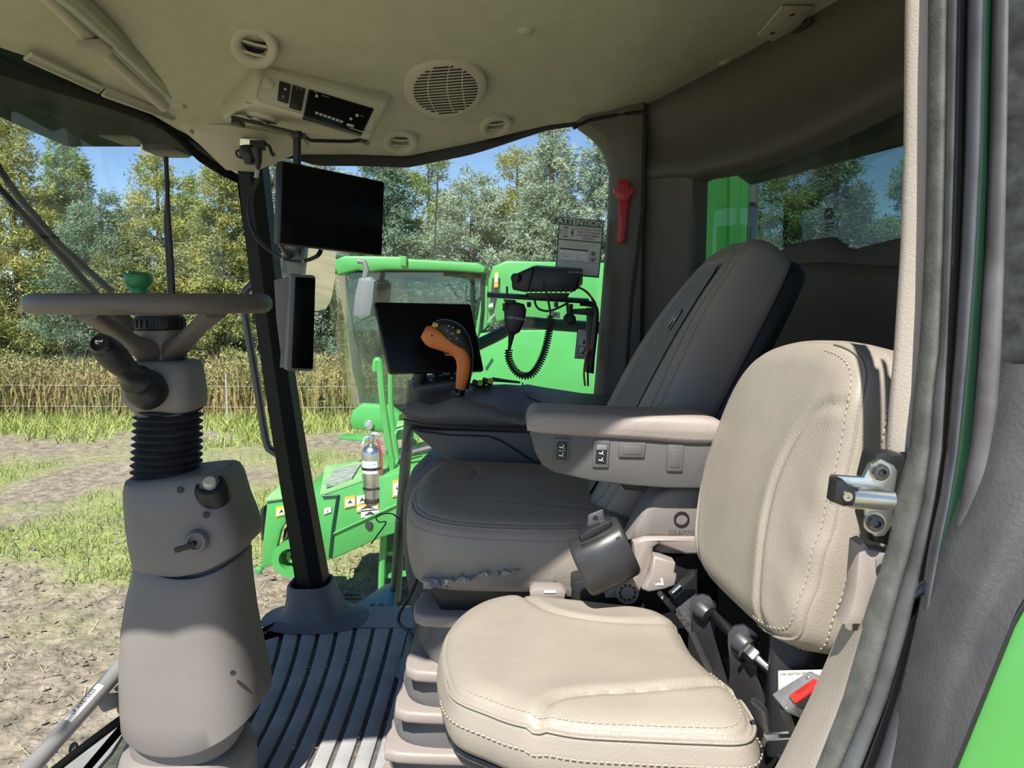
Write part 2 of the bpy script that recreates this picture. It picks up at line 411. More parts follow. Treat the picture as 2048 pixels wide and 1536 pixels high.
for i in range(0, i0+1):
    x, y = RC[i]; nx, ny = NO[i]
    k = 0 if i < i0 else 1
    full.append([(x+nx*o, y+ny*o, z) for o, z in ((-.010, 1.34), (-.0, 1.2), (0, 1.0), (0, .7), (.0, 0))])
x, y = RC[i0]; nx, ny = NO[i0]
full.append([(x+nx*.02+TN[i0][0]*.012, y+ny*.02+TN[i0][1]*.012, z) for z in (1.335, 1.2, 1.0, .7, 0)])
full.append([(x+nx*.06+TN[i0][0]*.016, y+ny*.06+TN[i0][1]*.016, z) for z in (1.335, 1.2, 1.0, .7, 0)])
g.sheet(full)
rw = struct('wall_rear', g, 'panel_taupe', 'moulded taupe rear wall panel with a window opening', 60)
# black gap line between ceiling and rear wall / pillar
g = G(); g.tube([(RC[i][0]-NO[i][0]*.002, RC[i][1]-NO[i][1]*.002, cel(i)+.004) for i in range(0, 56, 2)], .006, 6); link('ceiling_seam', g, 'taupe', rw)
g = G(); g.tube([P(1146, 256, 2.2), P(1180, 240, 2.2), P(1225, 232, 2.19), P(1268, 226, 2.185), P(1290, 224, 2.18)], .006, 6); link('ceiling_seam', g, 'black', rw)
g = G(); g.tube([P(1290, 226, 2.182), P(1286, 420, 2.182), P(1262, 600, 2.182), P(1250, 780, 2.182)], .005, 6); link('panel_gap', g, 'black', rw)
# bulge on the rear ledge
g = G(); rings = []
for (px, py, hgt, Y) in ((1555, 508, .0, 1.99), (1580, 488, .025, 1.96), (1610, 482, .035, 1.92), (1645, 476, .04, 1.88), (1665, 474, .042, 1.86), (1685, 490, .03, 1.83), (1710, 498, .02, 1.80), (1740, 490, .03, 1.75), (1790, 478, .035, 1.68), (1830, 470, .03, 1.62)):
    c = P(px, py, Y); rings.append([c+V((-.03, -.03, -.12)), c+V((-.025, -.025, -.035)), c+V((-.012, -.012, -.006)), c, c+V((.03, .03, -.004)), c+V((.07, .07, -.03)), c+V((.07, .07, -.12))])
g.loft(rings, True, True, False); link('ledge_bulge', g, 'panel_taupe', rw, 60)

# windows
def glass_sheet(b, t, nv, nrm, bulge, n=10):
    B = np.array(resample(cr(b, 6), n*4, False)); T = np.array(resample(cr(t, 6), n*4, False)); rows = []
    for k in range(nv+1):
        q = k/nv; fa_ = np.clip(np.linspace(1.6, 0, len(B)), 0, 1)[:, None] if nrm[0] < -.5 else 1.0
        r = B*(1-q)+T*q+np.array(nrm)*bulge*math.sin(math.pi*q)*fa_; rows.append([tuple(p) for p in r])
    return rows
wsb = [(-1.0, .45, .0), (-1.005, 1.1, .0), (-.97, 1.5, .0), (-.90, 1.83, .0), (-.825, 2.06, .0), (-.715, 2.275, .0), (-.620, 2.36, .02)]
wst = [(-1.06, .45, 1.46), (-1.02, 1.1, 1.455), (-.985, 1.45, 1.455), (-.885, 1.95, 1.46), (-.845, 2.12, 1.40), (-.79, 2.235, 1.36), (-.745, 2.275, 1.35)]
wrows = glass_sheet(wsb, wst, 12, (-.9, .25, 0), .10)
w1 = struct('window_1', G().sheet(wrows), 'windshield_glass', 'large curved windshield')
frs = []
for k in range(13): frs.append([V(wrows[k][-1])+V((-.0015, -.002, 0)), V(wrows[k][-2])+V((-.0015, -.002, 0)), V(wrows[k][-2])*.95+V(wrows[k][-3])*.05+V((-.0015, -.002, 0))])
link('frit_band', G().sheet(frs), 'frit', w1)
g = G(); g.sheet([[V(p)+V((.002, -.002, 0)) for p in wrows[12]], [V(p)*.75+V(q)*.25+V((.002, -.002, 0)) for p, q in zip(wrows[12], wrows[11])]]); link('frit_band', g, 'frit', w1)
g = G(); g.sheet([[V(p)+V((.002, -.002, 0)) for p in wrows[0]], [V(p)*.8+V(q)*.2+V((.002, -.002, 0)) for p, q in zip(wrows[0], wrows[1])]]); link('frit_band', g, 'frit', w1)
sb = [(-.66, 2.375, .0), (-.2, 2.41, .0), (.24, 2.39, .0)]; st = [(-.79, 2.262, 1.40)]+[(x, 2.262, lerp(x, ZE_X, ZE_Z)+.02) for x in (-.62, -.45, -.30, -.12, .10, .26)]
srows = glass_sheet(sb, st, 12, (0, 1, 0), .03)
w2 = struct('window_2', G().sheet(srows), 'window_glass', 'clear right side window facing the green machine')
g = G(); hp = [(x, 2.248, lerp(x, ZE_X, ZE_Z)) for x in np.linspace(-.66, .22, 30)]
hdip = [.026*sstep((x+.66)/.12)*(1-.75*sstep((x+.15)/.3))+.004 for x in np.linspace(-.66, .22, 30)]
g.sheet([[V(p)+V((0, 0, .01)) for p in hp], [V(p)-V((0, 0, h)) for p, h in zip(hp, hdip)], [V(p)-V((0, -.004, h)) for p, h in zip(hp, hdip)], [V(p)+V((0, .012, .01)) for p in hp]])
link('frit_band', g, 'frit', w2)
g = G(); g.sheet([[V(srows[k][0])+V((0, -.003, 0)) for k in range(13)], [V(srows[k][1])+V((0, -.003, 0)) for k in range(13)]]); link('frit_band', g, 'frit', w2)
rr = []
for i in range(i0, i1+1):
    x, y = RC[i]; nx, ny = NO[i]; rr.append([(x+nx*.06, y+ny*.06, z) for z in (1.0, 1.2, 1.43)])
w3 = struct('window_3', G().sheet(rr), 'tinted_glass', 'dusty tinted rear window with a small printed mark')
# ------------------------------------------------------------------ outdoors: field, weeds, trees, neighbouring machine
GZ = -2.0
def vnoise(x, y, sc, seed):
    r = np.random.default_rng(seed); T = r.random((64, 64)); x = x*sc; y = y*sc
    xi = np.floor(x).astype(int); yi = np.floor(y).astype(int); fx = x-xi; fy = y-yi
    fx = fx*fx*(3-2*fx); fy = fy*fy*(3-2*fy); g_ = lambda a, b: T[a % 64, b % 64]
    return (g_(xi, yi)*(1-fx)+g_(xi+1, yi)*fx)*(1-fy)+(g_(xi, yi+1)*(1-fx)+g_(xi+1, yi+1)*fx)*fy
def fbm(x, y, sc, seed, o=4): return sum(vnoise(x, y, sc*2**k, seed+k)*.5**k for k in range(o))/sum(.5**k for k in range(o))
def veg(x, y):
    band = np.interp(y, [3, 7.6, 8.8, 9.6, 11.8, 12.8, 15.5, 16.8, 18.5, 40], [.0, .02, .35, .95, .95, .38, .30, .8, 1.0, 1.0])
    return np.clip((fbm(x, y, .55, 3)-.5)*4.2+band*1.0-.15, 0, 1)*np.where(band > .1, 1, .5)
def np_mesh(name, v, f, k=3):
    me = bpy.data.meshes.new(name); me.vertices.add(len(v)); me.vertices.foreach_set('co', np.ascontiguousarray(v, np.float32).ravel())
    me.loops.add(len(f)*k); me.loops.foreach_set('vertex_index', np.ascontiguousarray(f, np.int32).ravel())
    me.polygons.add(len(f)); me.polygons.foreach_set('loop_start', np.arange(len(f), dtype=np.int32)*k); me.update(calc_edges=True); return me
gx = np.linspace(-22, 16, 330); gy = np.concatenate([np.linspace(2.6, 12, 210), np.linspace(12.1, 34, 150)])
XX, YY = np.meshgrid(gx, gy)
ZZ = GZ+(fbm(XX, YY, 1.3, 20)-.5)*.10+(fbm(XX, YY, 5.5, 30)-.5)*.10*np.clip((14-YY)/6, .3, 1)
nyy, nxx = XX.shape; idx = np.arange(nxx*nyy).reshape(nyy, nxx)
F = np.stack([idx[:-1, :-1], idx[:-1, 1:], idx[1:, 1:], idx[1:, :-1]], -1).reshape(-1, 4)
me = np_mesh('ground', np.stack([XX, YY, ZZ], -1).reshape(-1, 3), F, 4)
at = me.attributes.new('veg', 'FLOAT', 'POINT'); at.data.foreach_set('value', veg(XX, YY).ravel().astype(np.float32))
gm = mat('soil', (.33, .275, .21), .95, var=.3, vscale=6, bump=.9, bscale=16, col2=(.13, .105, .08), detail=8)
n = gm.node_tree; b = n.nodes['Principled BSDF']; src = b.inputs['Base Color'].links[0].from_socket
a = n.nodes.new('ShaderNodeAttribute'); a.attribute_name = 'veg'; mx = n.nodes.new('ShaderNodeMix'); mx.data_type = 'RGBA'
nz = n.nodes.new('ShaderNodeTexNoise'); nz.inputs['Scale'].default_value = 7; rp = n.nodes.new('ShaderNodeValToRGB')
rp.color_ramp.elements[0].color = (.16, .23, .06, 1); rp.color_ramp.elements[1].color = (.34, .33, .13, 1)
n.links.new(nz.outputs['Fac'], rp.inputs[0]); n.links.new(a.outputs['Fac'], mx.inputs['Factor']); n.links.new(src, mx.inputs['A']); n.links.new(rp.outputs[0], mx.inputs['B']); n.links.new(mx.outputs['Result'], b.inputs['Base Color'])
b_ = [nd for nd in n.nodes if nd.type == 'BUMP'][0]; b_.inputs['Distance'].default_value = .05
link('ground', me, gm, None, 0, 'bare brown field soil with patches of weeds', kind='structure')
g = G().add([(-160, 33.9, GZ-.02), (160, 33.9, GZ-.02), (160, 260, GZ+2), (-160, 260, GZ+2)], [(0, 1, 2, 3)])
g.add([(-160, -60, GZ-.06), (160, -60, GZ-.06), (160, 34, GZ-.06), (-160, 34, GZ-.06)], [(0, 1, 2, 3)])
struct('terrain', g, mat('dry_field', (.30, .26, .15), .95, var=.2, vscale=.6), 'open field beyond')

def blades(name, N, xr, yr, hr, wr, keep, m, label, lean=.35, base=None, kind='stuff'):
    x = RNG.uniform(*xr, N); y = RNG.uniform(*yr, N); k = keep(x, y) > RNG.random(N); x = x[k]; y = y[k]; n_ = len(x)
    h = RNG.uniform(*hr, n_)*(.5+fbm(x, y, .9, 77)); wd = RNG.uniform(*wr, n_); az = RNG.uniform(0, 2*np.pi, n_); ln = RNG.normal(0, lean, (n_, 2))
    zb = np.full(n_, GZ-.03); a = np.stack([np.cos(az), np.sin(az)], 1)
    v = np.zeros((n_, 5, 3)); c = np.stack([x, y], 1)
    v[:, 0, :2] = c-a*wd[:, None]/2; v[:, 1, :2] = c+a*wd[:, None]/2; mid = c+ln*h[:, None]*.35
    v[:, 2, :2] = mid+a*wd[:, None]*.45; v[:, 3, :2] = mid-a*wd[:, None]*.45; v[:, 4, :2] = c+ln*h[:, None]
    v[:, :2, 2] = zb[:, None]; v[:, 2:4, 2] = (zb+h*.55)[:, None]; v[:, 4, 2] = zb+h
    o = np.arange(n_)[:, None]*5
    f = np.concatenate([o+np.array([0, 1, 2]), o+np.array([0, 2, 3]), o+np.array([3, 2, 4])])
    return link(name, np_mesh(name, v.reshape(-1, 3), f), m, None, 0, label, name.split('_')[-1], None, kind)
mat('weed_green', (.33, .36, .12), .8, var=.3, vscale=2, col2=(.16, .24, .06), spec=.2)
mat('weed_dry', (.36, .26, .12), .85, var=.3, vscale=1.0, col2=(.20, .22, .08), spec=.2)
mat('straw', (.50, .42, .25), .8)
blades('low_weeds', 95000, (-13, 2.5), (7.3, 17), (.04, .24), (.004, .014), lambda x, y: np.clip((veg(x, y)-.30)*1.6, 0, 1)**2*np.clip(fbm(x, y, 2.2, 61)*2.4-.55, 0, 1), 'weed_green', 'low bright green weeds sprouting across the soil', .55)
blades('meadow_grass', 45000, (-19, 9), (15.5, 21), (.10, .36), (.010, .03), lambda x, y: veg(x, y)*.9, mat('grass_pale', (.40, .42, .14), .8, col2=(.26, .33, .09), vscale=1.5, spec=.2), 'pale grass strip in front of the weed thicket', .5)
blades('dry_weeds', 16000, (-22, 14), (19.0, 22.6), (.5, 1.6), (.015, .05), lambda x, y: np.clip(.35+fbm(x, y, .5, 5), 0, 1), 'weed_dry', 'tall brown and green dry weeds below the trees', .22)
# straw litter and clods on the bare soil
def gnd(x, y):
    x = np.array([x]); y = np.array([y]); return float((GZ+(fbm(x, y, 1.3, 20)-.5)*.10+(fbm(x, y, 5.5, 30)-.5)*.10*np.clip((14-y)/6, .3, 1))[0])
n_ = 900; g = G()
for i in range(n_):
    y = random.uniform(4.3, 10)**1.0; x = random.uniform(-6.5, 1.2); a = random.uniform(0, 3.2); l = random.uniform(.03, .11); dx, dy = math.cos(a)*l, math.sin(a)*l
    z = gnd(x, y)+.006; q = .0025
    g.add([(x-dx-q, y-dy, z), (x-dx+q, y-dy+q, z), (x+dx+q, y+dy+q, z+.02), (x+dx-q, y+dy, z+.02)], [(0, 1, 2, 3)])
link('straw_litter', g, 'straw', None, 0, 'loose straw scattered over the bare soil', 'litter', None, 'stuff')
g = G()
for i in range(5200):
    y = random.uniform(4.2, 10.5); x = random.uniform(-7, 1.5); r = random.uniform(.010, .04)*random.uniform(.5, 1.2)
    c = V((x, y, gnd(x, y)+r*.1))
    k = [c+V((math.cos(a_)*r*random.uniform(.7, 1.3), math.sin(a_)*r*random.uniform(.7, 1.3), random.uniform(-.3, .2)*r)) for a_ in (0, 1.26, 2.5, 3.8, 5.0)]
    t_ = c+V((0, 0, r*random.uniform(.5, .9))); g.add(k+[t_], [(i_, (i_+1) % 5, 5) for i_ in range(5)])
link('soil_clods', g, 'soil', None, 0, 'crumbled clods lying on the bare soil', 'soil', None, 'stuff')

# leafy thicket: small leaves filling a bushy band below the trees
N = 110000; x = RNG.uniform(-22, 14, N); y = RNG.uniform(19.4, 22.8, N); hmax = .55+1.35*fbm(x, y, .55, 91)
z = GZ+hmax*RNG.random(N)**.75; d = RNG.normal(0, 1, (N, 3)); d[:, 2] = abs(d[:, 2])+.2; d /= np.linalg.norm(d, axis=1)[:, None]; s_v = np.cross(d, RNG.normal(0, 1, (N, 3))); s_v /= np.linalg.norm(s_v, axis=1)[:, None]
c = np.stack([x, y, z], 1); l = RNG.uniform(.05, .14, N)[:, None]; w_ = RNG.uniform(.012, .03, N)[:, None]
link('leafy_thicket', np_mesh('leafy_thicket', np.stack([c-s_v*w_, c+s_v*w_, c+d*l], 1).reshape(-1, 3), np.arange(N*3).reshape(-1, 3)), mat('thicket', (.40, .30, .15), .85, col2=(.17, .23, .085), vscale=.8, spec=.15, detail=5), None, 0, 'brown and green leafy thicket below the tree row', 'thicket', None, 'stuff')
# conifers -----------------------------------------------------------------------------------------------
def conifer(seed, H, R, nb, shape, droop, ln, wd, per):
    r = np.random.default_rng(seed); tris = []
    hz_ = np.sort(r.beta(1.0, 1.15, nb))*.96+.02; az = r.uniform(0, 2*np.pi, nb)
    L_ = R*np.clip((1-hz_)**shape, .04, 1)*r.uniform(.65, 1.15, nb)*np.clip(.55+hz_*6, .3, 1)
    P_, D_ = [], []
    for i in range(nb):
        m_ = max(3, int(L_[i]*per)); t = np.sqrt(r.uniform(.05, 1, m_)); d = np.array([math.cos(az[i]), math.sin(az[i])])
        rad = t*L_[i]; side = r.normal(0, .16*L_[i], m_)*t
        px_ = d[0]*rad-d[1]*side; py_ = d[1]*rad+d[0]*side
        pz_ = hz_[i]*H+rad*(.45-.2*hz_[i])-droop*rad**1.7/max(R, .1)**.7+r.normal(0, .07, m_)
        P_.append(np.stack([px_, py_, pz_], 1)); D_.append(np.stack([d[0]-d[1]*side*.6, d[1]+d[0]*side*.6, np.full(m_, .25)], 1))
    P_ = np.concatenate(P_); D_ = np.concatenate(D_); K = 11
    P2 = np.repeat(P_, K, 0)+r.normal(0, .085, (len(P_)*K, 3)); D2 = np.repeat(D_, K, 0)+r.normal(0, .75, (len(P_)*K, 3)); D2[:, 2] -= .15
    D2 /= np.linalg.norm(D2, axis=1)[:, None]; up_ = r.normal(0, 1, D2.shape); S = np.cross(D2, up_); S /= np.linalg.norm(S, axis=1)[:, None]+1e-9
    l = r.uniform(.6, 1.3, len(P2))[:, None]*ln; w_ = r.uniform(.6, 1.3, len(P2))[:, None]*wd
    v = np.stack([P2-S*w_, P2+S*w_, P2+D2*l], 1).reshape(-1, 3); f = np.arange(len(P2)*3).reshape(-1, 3)
    return np_mesh('foliage', v, f)
KINDS = [conifer(11, 8.8, 2.5, 330, .85, .35, .155, .021, 13), conifer(12, 8.2, 2.9, 300, .62, .30, .14, .021, 13), conifer(13, 9.2, 2.2, 340, .95, .42, .16, .020, 13), conifer(14, 7.6, 3.1, 300, .55, .22, .13, .022, 12)]
def leafmat(name, a, b_):
    m = mat(name, a, .8, col2=b_, vscale=.9, spec=.15, detail=5); n = m.node_tree; bs = n.nodes['Principled BSDF']; o = [q for q in n.nodes if q.type == 'OUTPUT_MATERIAL'][0]
    t = n.nodes.new('ShaderNodeBsdfTranslucent'); ms = n.nodes.new('ShaderNodeMixShader'); ms.inputs[0].default_value = .25
    n.links.new(bs.inputs['Base Color'].links[0].from_socket, t.inputs[0]); n.links.new(bs.outputs[0], ms.inputs[1]); n.links.new(t.outputs[0], ms.inputs[2]); n.links.new(ms.outputs[0], o.inputs[0]); return m
LM = [leafmat('cedar_gold', (.46, .44, .15), (.22, .27, .09)), leafmat('spruce_blue', (.26, .35, .25), (.14, .21, .135)), leafmat('cedar_green', (.35, .42, .13), (.19, .27, .09)), leafmat('juniper_grey', (.42, .48, .36), (.24, .32, .22))]
def tree(px, Y, kind, leaf, label, rz, sc=1.0, cond='trees along the field edge'):
    x = (px-1024)/FPX*Y*1.0
    t = thing('conifer', label, 'tree', (x, Y, GZ), cond); t.rotation_euler.z = rz; t.scale = (sc, sc, sc)
    bpy.context.view_layer.update()
    me = KINDS[kind] if KINDS[kind].materials and KINDS[kind].materials[0] == LM[leaf] else KINDS[kind].copy()
    me.materials.clear(); me.materials.append(LM[leaf]); o = bpy.data.objects.new('foliage', me); C.objects.link(o); o.parent = t; o['kind'] = 'stuff'
    H = (8.8, 8.2, 9.2, 7.6)[kind]; g = G().tube([(0, 0, -.1), (.03, 0, H*.3), (-.02, .03, H*.65), (0, 0, H*.97)], [.17, .13, .08, .015], 8)
    mt = bpy.data.meshes.new('trunk'); mt.from_pydata(g.v, [], g.f); mt.materials.append(MATS['bark']); o2 = bpy.data.objects.new('trunk', mt); C.objects.link(o2); o2.parent = t
TREES = [
 (-140, 25, 1, 2, 'broad mid-green conifer at the far left end of the tree row'), (45, 24.0, 0, 0, 'tall golden-green cedar at the left edge of the windshield'),
 (150, 26.5, 2, 2, 'slim green spruce behind the golden cedar at the windshield edge'), (215, 23.6, 3, 1, 'low blue-green conifer under the sky gap seen past the wipers'),
 (330, 24.2, 1, 0, 'golden cedar right behind the upright wiper'), (455, 23.6, 2, 0, 'golden-green cedar beside the black front pillar'),
 (395, 27.5, 0, 2, 'green conifer peeping between two golden cedars'), (560, 24.6, 0, 3, 'grey-green juniper hidden partly by the black front pillar'),
 (660, 25.4, 1, 3, 'grey-green juniper behind the hanging monitor'), (770, 24.0, 2, 1, 'blue-green spruce beside the hanging monitor'),
 (860, 26.0, 1, 2, 'broad green conifer in the middle of the side window'), (945, 24.4, 3, 3, 'lower grey-green juniper under the sky gap of the side window'),
 (1035, 25.6, 1, 0, 'golden-green cedar above the second cab roof'), (1100, 24.0, 2, 3, 'tall silvery juniper near the printed notice'),
 (1195, 24.6, 0, 3, 'silvery conifer beside the taupe corner pillar'), (1290, 26, 1, 2, 'green conifer behind the taupe corner pillar'),
 (1420, 25.0, 0, 2, 'green conifer behind the green panel at the rear window'), (1560, 26.0, 1, 2, 'broad green conifer seen darkly through the rear window'),
 (1660, 25.0, 2, 1, 'tall spruce in the middle of the rear window'), (1830, 25.0, 0, 2, 'green conifer at the right end of the rear window'), (1960, 26, 1, 1, 'broad conifer beyond the door jamb')]
scl = [1, 1.07, 1.08, .83, .93, .95, .84, 1.0, .96, 1.0, .98, .93, .97, 1.06, .98, 1, 1, 1.0, 1.08, 1.05, 1]
for i, (px, Y, k, lf, lb) in enumerate(TREES): tree(px, Y, k, lf, lb, i*1.7, scl[i])
# fence of thin wires with pale posts between grass and weeds
fe = thing('wire_fence', 'thin wire fence with pale posts in front of the weed thicket', 'fence', (-6, 18.2, GZ))
for px in (449, 1400): link('post', G().tube([V(((px-1024)/FPX*18.2, 18.2, GZ)), V(((px-1024)/FPX*18.2, 18.2, GZ+1.25))], .022, 6), 'print_grey', fe)
for h in (.5, 1.0): link('wire', G().tube([V((-14, 18.2, GZ+h)), V((-5, 18.2, GZ+h-.05)), V((2, 18.2, GZ+h))], .004, 4), 'print_grey', fe)
# ------------------------------------------------------------------ neighbouring green machine
def pp(pts, Y): return [P(x, y, Y) for x, y in pts]
def xz(pts, Y, o=None):        # px polygon -> (X,Z) coordinates at depth Y
    return [(p.x, p.z) for p in pp(pts, Y)]
def side(g, pts, Y0, Y1, bev=0.0, smooth=0):
    """polygon drawn at depth Y0 (camera side), extruded to depth Y1"""
    poly = xz(pts, Y0)
    if smooth: poly = [tuple(q) for q in resample(cr(poly, 6, True), smooth)]
    return g.prism(poly, (V((0, 0, 0)), X1, Z1, Y1v), Y0, Y1, bev)
Y1v = V((0, 1, 0))
cb = thing('combine_harvester', 'bright green harvester with a glass cab parked outside the side window', 'harvester', (0.4, 8.6, GZ))
def cpart(name, g, m, smooth=35, par=None, **k): return link(name, g, m, par or cb, smooth, **k)
cpart('cab_roof', side(G(), [(664, 521), (690, 511), (805, 513), (815, 517), (955, 525), (972, 534), (968, 546), (900, 541), (770, 539), (735, 544), (715, 540), (674, 550)], 8.25, 10.3, .03), 'green')
cpart('roof_clamp', side(G(), [(801, 511), (813, 513), (812, 533), (801, 531)], 8.2, 8.3, .008), 'green')
# cab: side glass, curved front glass, frame
cpart('side_glass', side(G(), [(690, 545), (965, 545), (962, 640), (950, 800), (722, 812), (705, 740), (694, 640)], 8.40, 8.41), 'far_glass')
fr_ = cr([(672, 548), (678, 600), (690, 670), (706, 745), (722, 812)], 5); rows = []
for x, y in fr_:
    a = P(x+18, y, 8.42); bb = P(x, y, 8.55); c_ = P(x-16, y, 8.9); d_ = P(x-22, y, 9.4)
    rows.append([a, bb, c_, d_])
cpart('windshield', G().sheet(rows), 'far_glass')
cpart('door_frame', G().tube(pp([(967, 546), (966, 620), (958, 700), (948, 800)], 8.38), .03, 8), 'black')
cpart('door_frame', G().tube(pp([(946, 552), (945, 620), (938, 700)], 8.38), .018, 8), 'black')
cpart('roof_liner', side(G(), [(690, 545), (965, 545), (965, 556), (930, 548), (890, 552), (840, 562), (790, 556), (735, 562), (700, 558)], 8.43, 9.8), 'black')
cpart('cab_seat', side(G(), [(752, 568), (775, 566), (790, 640), (800, 700), (760, 710), (755, 640)], 8.95, 9.4, .03), 'black')
cpart('cab_pillar', G().tube(pp([(686, 550), (700, 650), (716, 740), (730, 808)], 9.9), .05, 8), 'steel_dark')
cpart('cab_floor', side(G(), [(722, 812), (960, 800), (960, 815), (722, 822)], 8.45, 10.0), 'black')
cpart('cab_base', side(G(), [(703, 822), (722, 808), (780, 812), (800, 830), (800, 868), (760, 866), (703, 858), (699, 840)], 8.3, 9.8, .04), 'green')
cpart('headlight', G().lathe([(.0, .01), (.045, .005), (.06, -.02), (.065, -.05), (.05, -.06)], P(737, 852, 8.27), (0, -1, 0), 16), 'lens')
# body panels behind the cab
bp_ = cpart('body_panel', side(G(), [(976, 560), (985, 533), (1012, 521), (1320, 528), (1320, 652), (1015, 652), (1010, 640), (975, 650)], 8.2, 9.2, .03), 'green')
cpart('body_panel', side(G(), [(960, 668), (1012, 660), (1330, 656), (1330, 900), (880, 900), (905, 780)], 8.15, 9.2, .03), 'green')
cpart('body_panel', side(G(), [(948, 680), (968, 560), (976, 556), (975, 652), (955, 672), (900, 800), (860, 810)], 8.36, 9.2, .01), 'green')
cpart('recess_strip', side(G(), [(1010, 641), (1325, 646), (1325, 657), (1010, 660)], 8.17, 8.4), 'green_dark')
cpart('door_seal', side(G(), [(985, 556), (994, 557), (992, 590), (985, 622), (977, 622)], 8.17, 8.25), 'steel_dark')
cpart('latch', G().tube(pp([(978, 614), (986, 613)], 8.12), .03, 8), 'zinc')
dq = cpart('decal', side(G(), [(989, 545), (997, 544), (996, 574), (988, 575)], 8.14, 8.16), 'decal_orange'); link('decal_print', side(G(), [(990, 548), (996, 547), (995, 564), (989.5, 565)], 8.135, 8.145), 'white', dq)
for q in ((975, 645, 990, 628), (962, 700, 975, 680), (940, 752, 958, 728)):
    cpart('chain', G().tube([P(q[0], q[1], 8.0), P(q[2], q[3], 8.0)], .012, 6), 'zinc')
cpart('antenna', G().tube(pp([(868, 519), (872, 440), (876, 345)], 9.2), .012, 5), 'steel_dark')
# mirror of the machine
cpart('mirror_arm', G().tube(pp([(716, 522), (728, 524), (733, 540), (728, 562)], 7.9), .03, 8), 'grey_plastic')
cpart('mirror_head', side(G(), [(716, 556), (740, 553), (750, 562), (747, 600), (742, 632), (722, 641), (704, 632), (708, 590)], 7.85, 8.02, .04), mat('mirror_grey', (.17, .185, .20), .35))
# ladder rails and platform
for pts in ([(751, 742), (752, 724), (757, 722), (760, 740), (765, 800), (779, 900), (783, 925), (778, 970), (771, 1031), (765, 1120), (762, 1200)], [(781, 740), (781, 800), (785, 850), (790, 884), (794, 915)]):
    cpart('ladder_rail', G().tube([P(x, y, 6.95 if pts[0][0] == 751 else 7.5) for x, y in cr(pts, 4)], .033 if pts[0][0] == 751 else .026, 8), 'green')
for i in range(3): cpart('ladder_step', side(G(), [(764, 1060+i*45), (860, 1050+i*45), (860, 1057+i*45), (764, 1068+i*45)], 7.0, 7.35), 'green')
cpart('platform', G().hexa([P(790, 872, 7.3), P(880, 868, 7.3), P(870, 845, 8.3), P(795, 848, 8.3)]+[P(790, 868, 7.3)+V((0, 0, .02)), P(880, 864, 7.3)+V((0, 0, .02)), P(870, 842, 8.3)+V((0, 0, .02)), P(795, 845, 8.3)+V((0, 0, .02))], .005), 'green_dusty')
cpart('platform_face', side(G(), [(788, 868), (880, 862), (880, 876), (845, 880), (845, 876), (790, 880)], 7.28, 7.34), 'green')
cpart('step_plate', side(G(), [(785, 902), (870, 880), (870, 935), (800, 950), (783, 950)], 7.6, 7.7, .01), 'green_dusty')
cpart('bumper_plate', G().hexa([P(675, 878, 7.9), P(735, 884, 7.6), P(735, 874, 7.9), P(690, 872, 8.2)]+[q+V((0, 0, .03)) for q in (P(675, 878, 7.9), P(735, 884, 7.6), P(735, 874, 7.9), P(690, 872, 8.2))], .006), 'green')
cpart('hose', G().tube(pp([(800, 930), (812, 900), (830, 880)], 7.2), .03, 8), 'black'); cpart('shield_bar', G().tube(pp([(800, 915), (830, 903), (870, 893)], 7.0), .035, 8), 'steel_dark')
# feeder house with sloping top and round drive cover
FY = 6.75
cpart('feeder_house', side(G(), [(584, 1001), (645, 990), (725, 962), (790, 945), (900, 925), (900, 1035), (764, 1075), (668, 1118), (612, 1132), (590, 1060)], FY, 8.1, .02), 'green')
cpart('feeder_top', G().hexa([P(640, 992, FY), P(728, 962, FY), P(742, 922, 8.0), P(650, 936, 8.0)]+[q+V((0, 0, .02)) for q in (P(640, 992, FY), P(728, 962, FY), P(742, 922, 8.0), P(650, 936, 8.0))]), 'green_dusty')
cpart('rubber_pad', G().hexa([P(652, 976, FY+.15), P(704, 962, FY+.2), P(722, 934, 7.8), P(668, 944, 7.75)]+[q+V((0, 0, .035)) for q in (P(652, 976, FY+.15), P(704, 962, FY+.2), P(722, 934, 7.8), P(668, 944, 7.75))]), 'dust_grey')
cpart('feeder_crease', G().tube(pp([(665, 1068), (700, 1052), (770, 1020), (800, 1006)], FY-.01), .012, 6), 'green')
cpart('panel_edge', G().tube(pp([(645, 992), (676, 990), (666, 1055), (660, 1115)], FY-.012), .014, 6), 'green_dark')
cpart('bolt', G().lathe([(.0, .012), (.03, .01), (.045, -.02)], P(738, 1052, FY-.01), (0, -1, 0), 12), 'steel_dark')
FS = 6.5
cpart('front_plate', side(G(), [(534, 1003), (578, 996), (577, 1035), (562, 1060), (552, 1100), (546, 1130), (522, 1138), (526, 1080)], FS, FS+.08, .012), 'green')
cpart('front_cap', G().hexa([P(531, 1004, FS-.02), P(580, 997, FS-.02), P(590, 968, 7.3), P(560, 975, 7.3)]+[q+V((0, 0, .03)) for q in (P(531, 1004, FS-.02), P(580, 997, FS-.02), P(590, 968, 7.3), P(560, 975, 7.3))], .006), 'green_dusty')
cpart('black_roller', side(G(), [(519, 1020), (530, 1012), (532, 1080), (522, 1085), (518, 1060)], FS+.1, FS+.5, .03), 'black')
cpart('dark_gap', side(G(), [(560, 1130), (568, 1060), (590, 1030), (620, 1035), (640, 1130), (600, 1142)], FS+.25, FS+.9), 'black')
def ringg(c, r0, r1, d, n=28): return G().lathe([(r0, 0), (r1, 0), (r1, d), (r0, d), (r0, 0)], c, (0, -1, 0), n, caps=False)
cpart('drive_cover', ringg(P(590, 1108, FS+.15), .098, .16, .16), 'green')
cpart('drive_hub', ringg(P(590, 1108, FS+.15), .02, .055, .08), 'green')
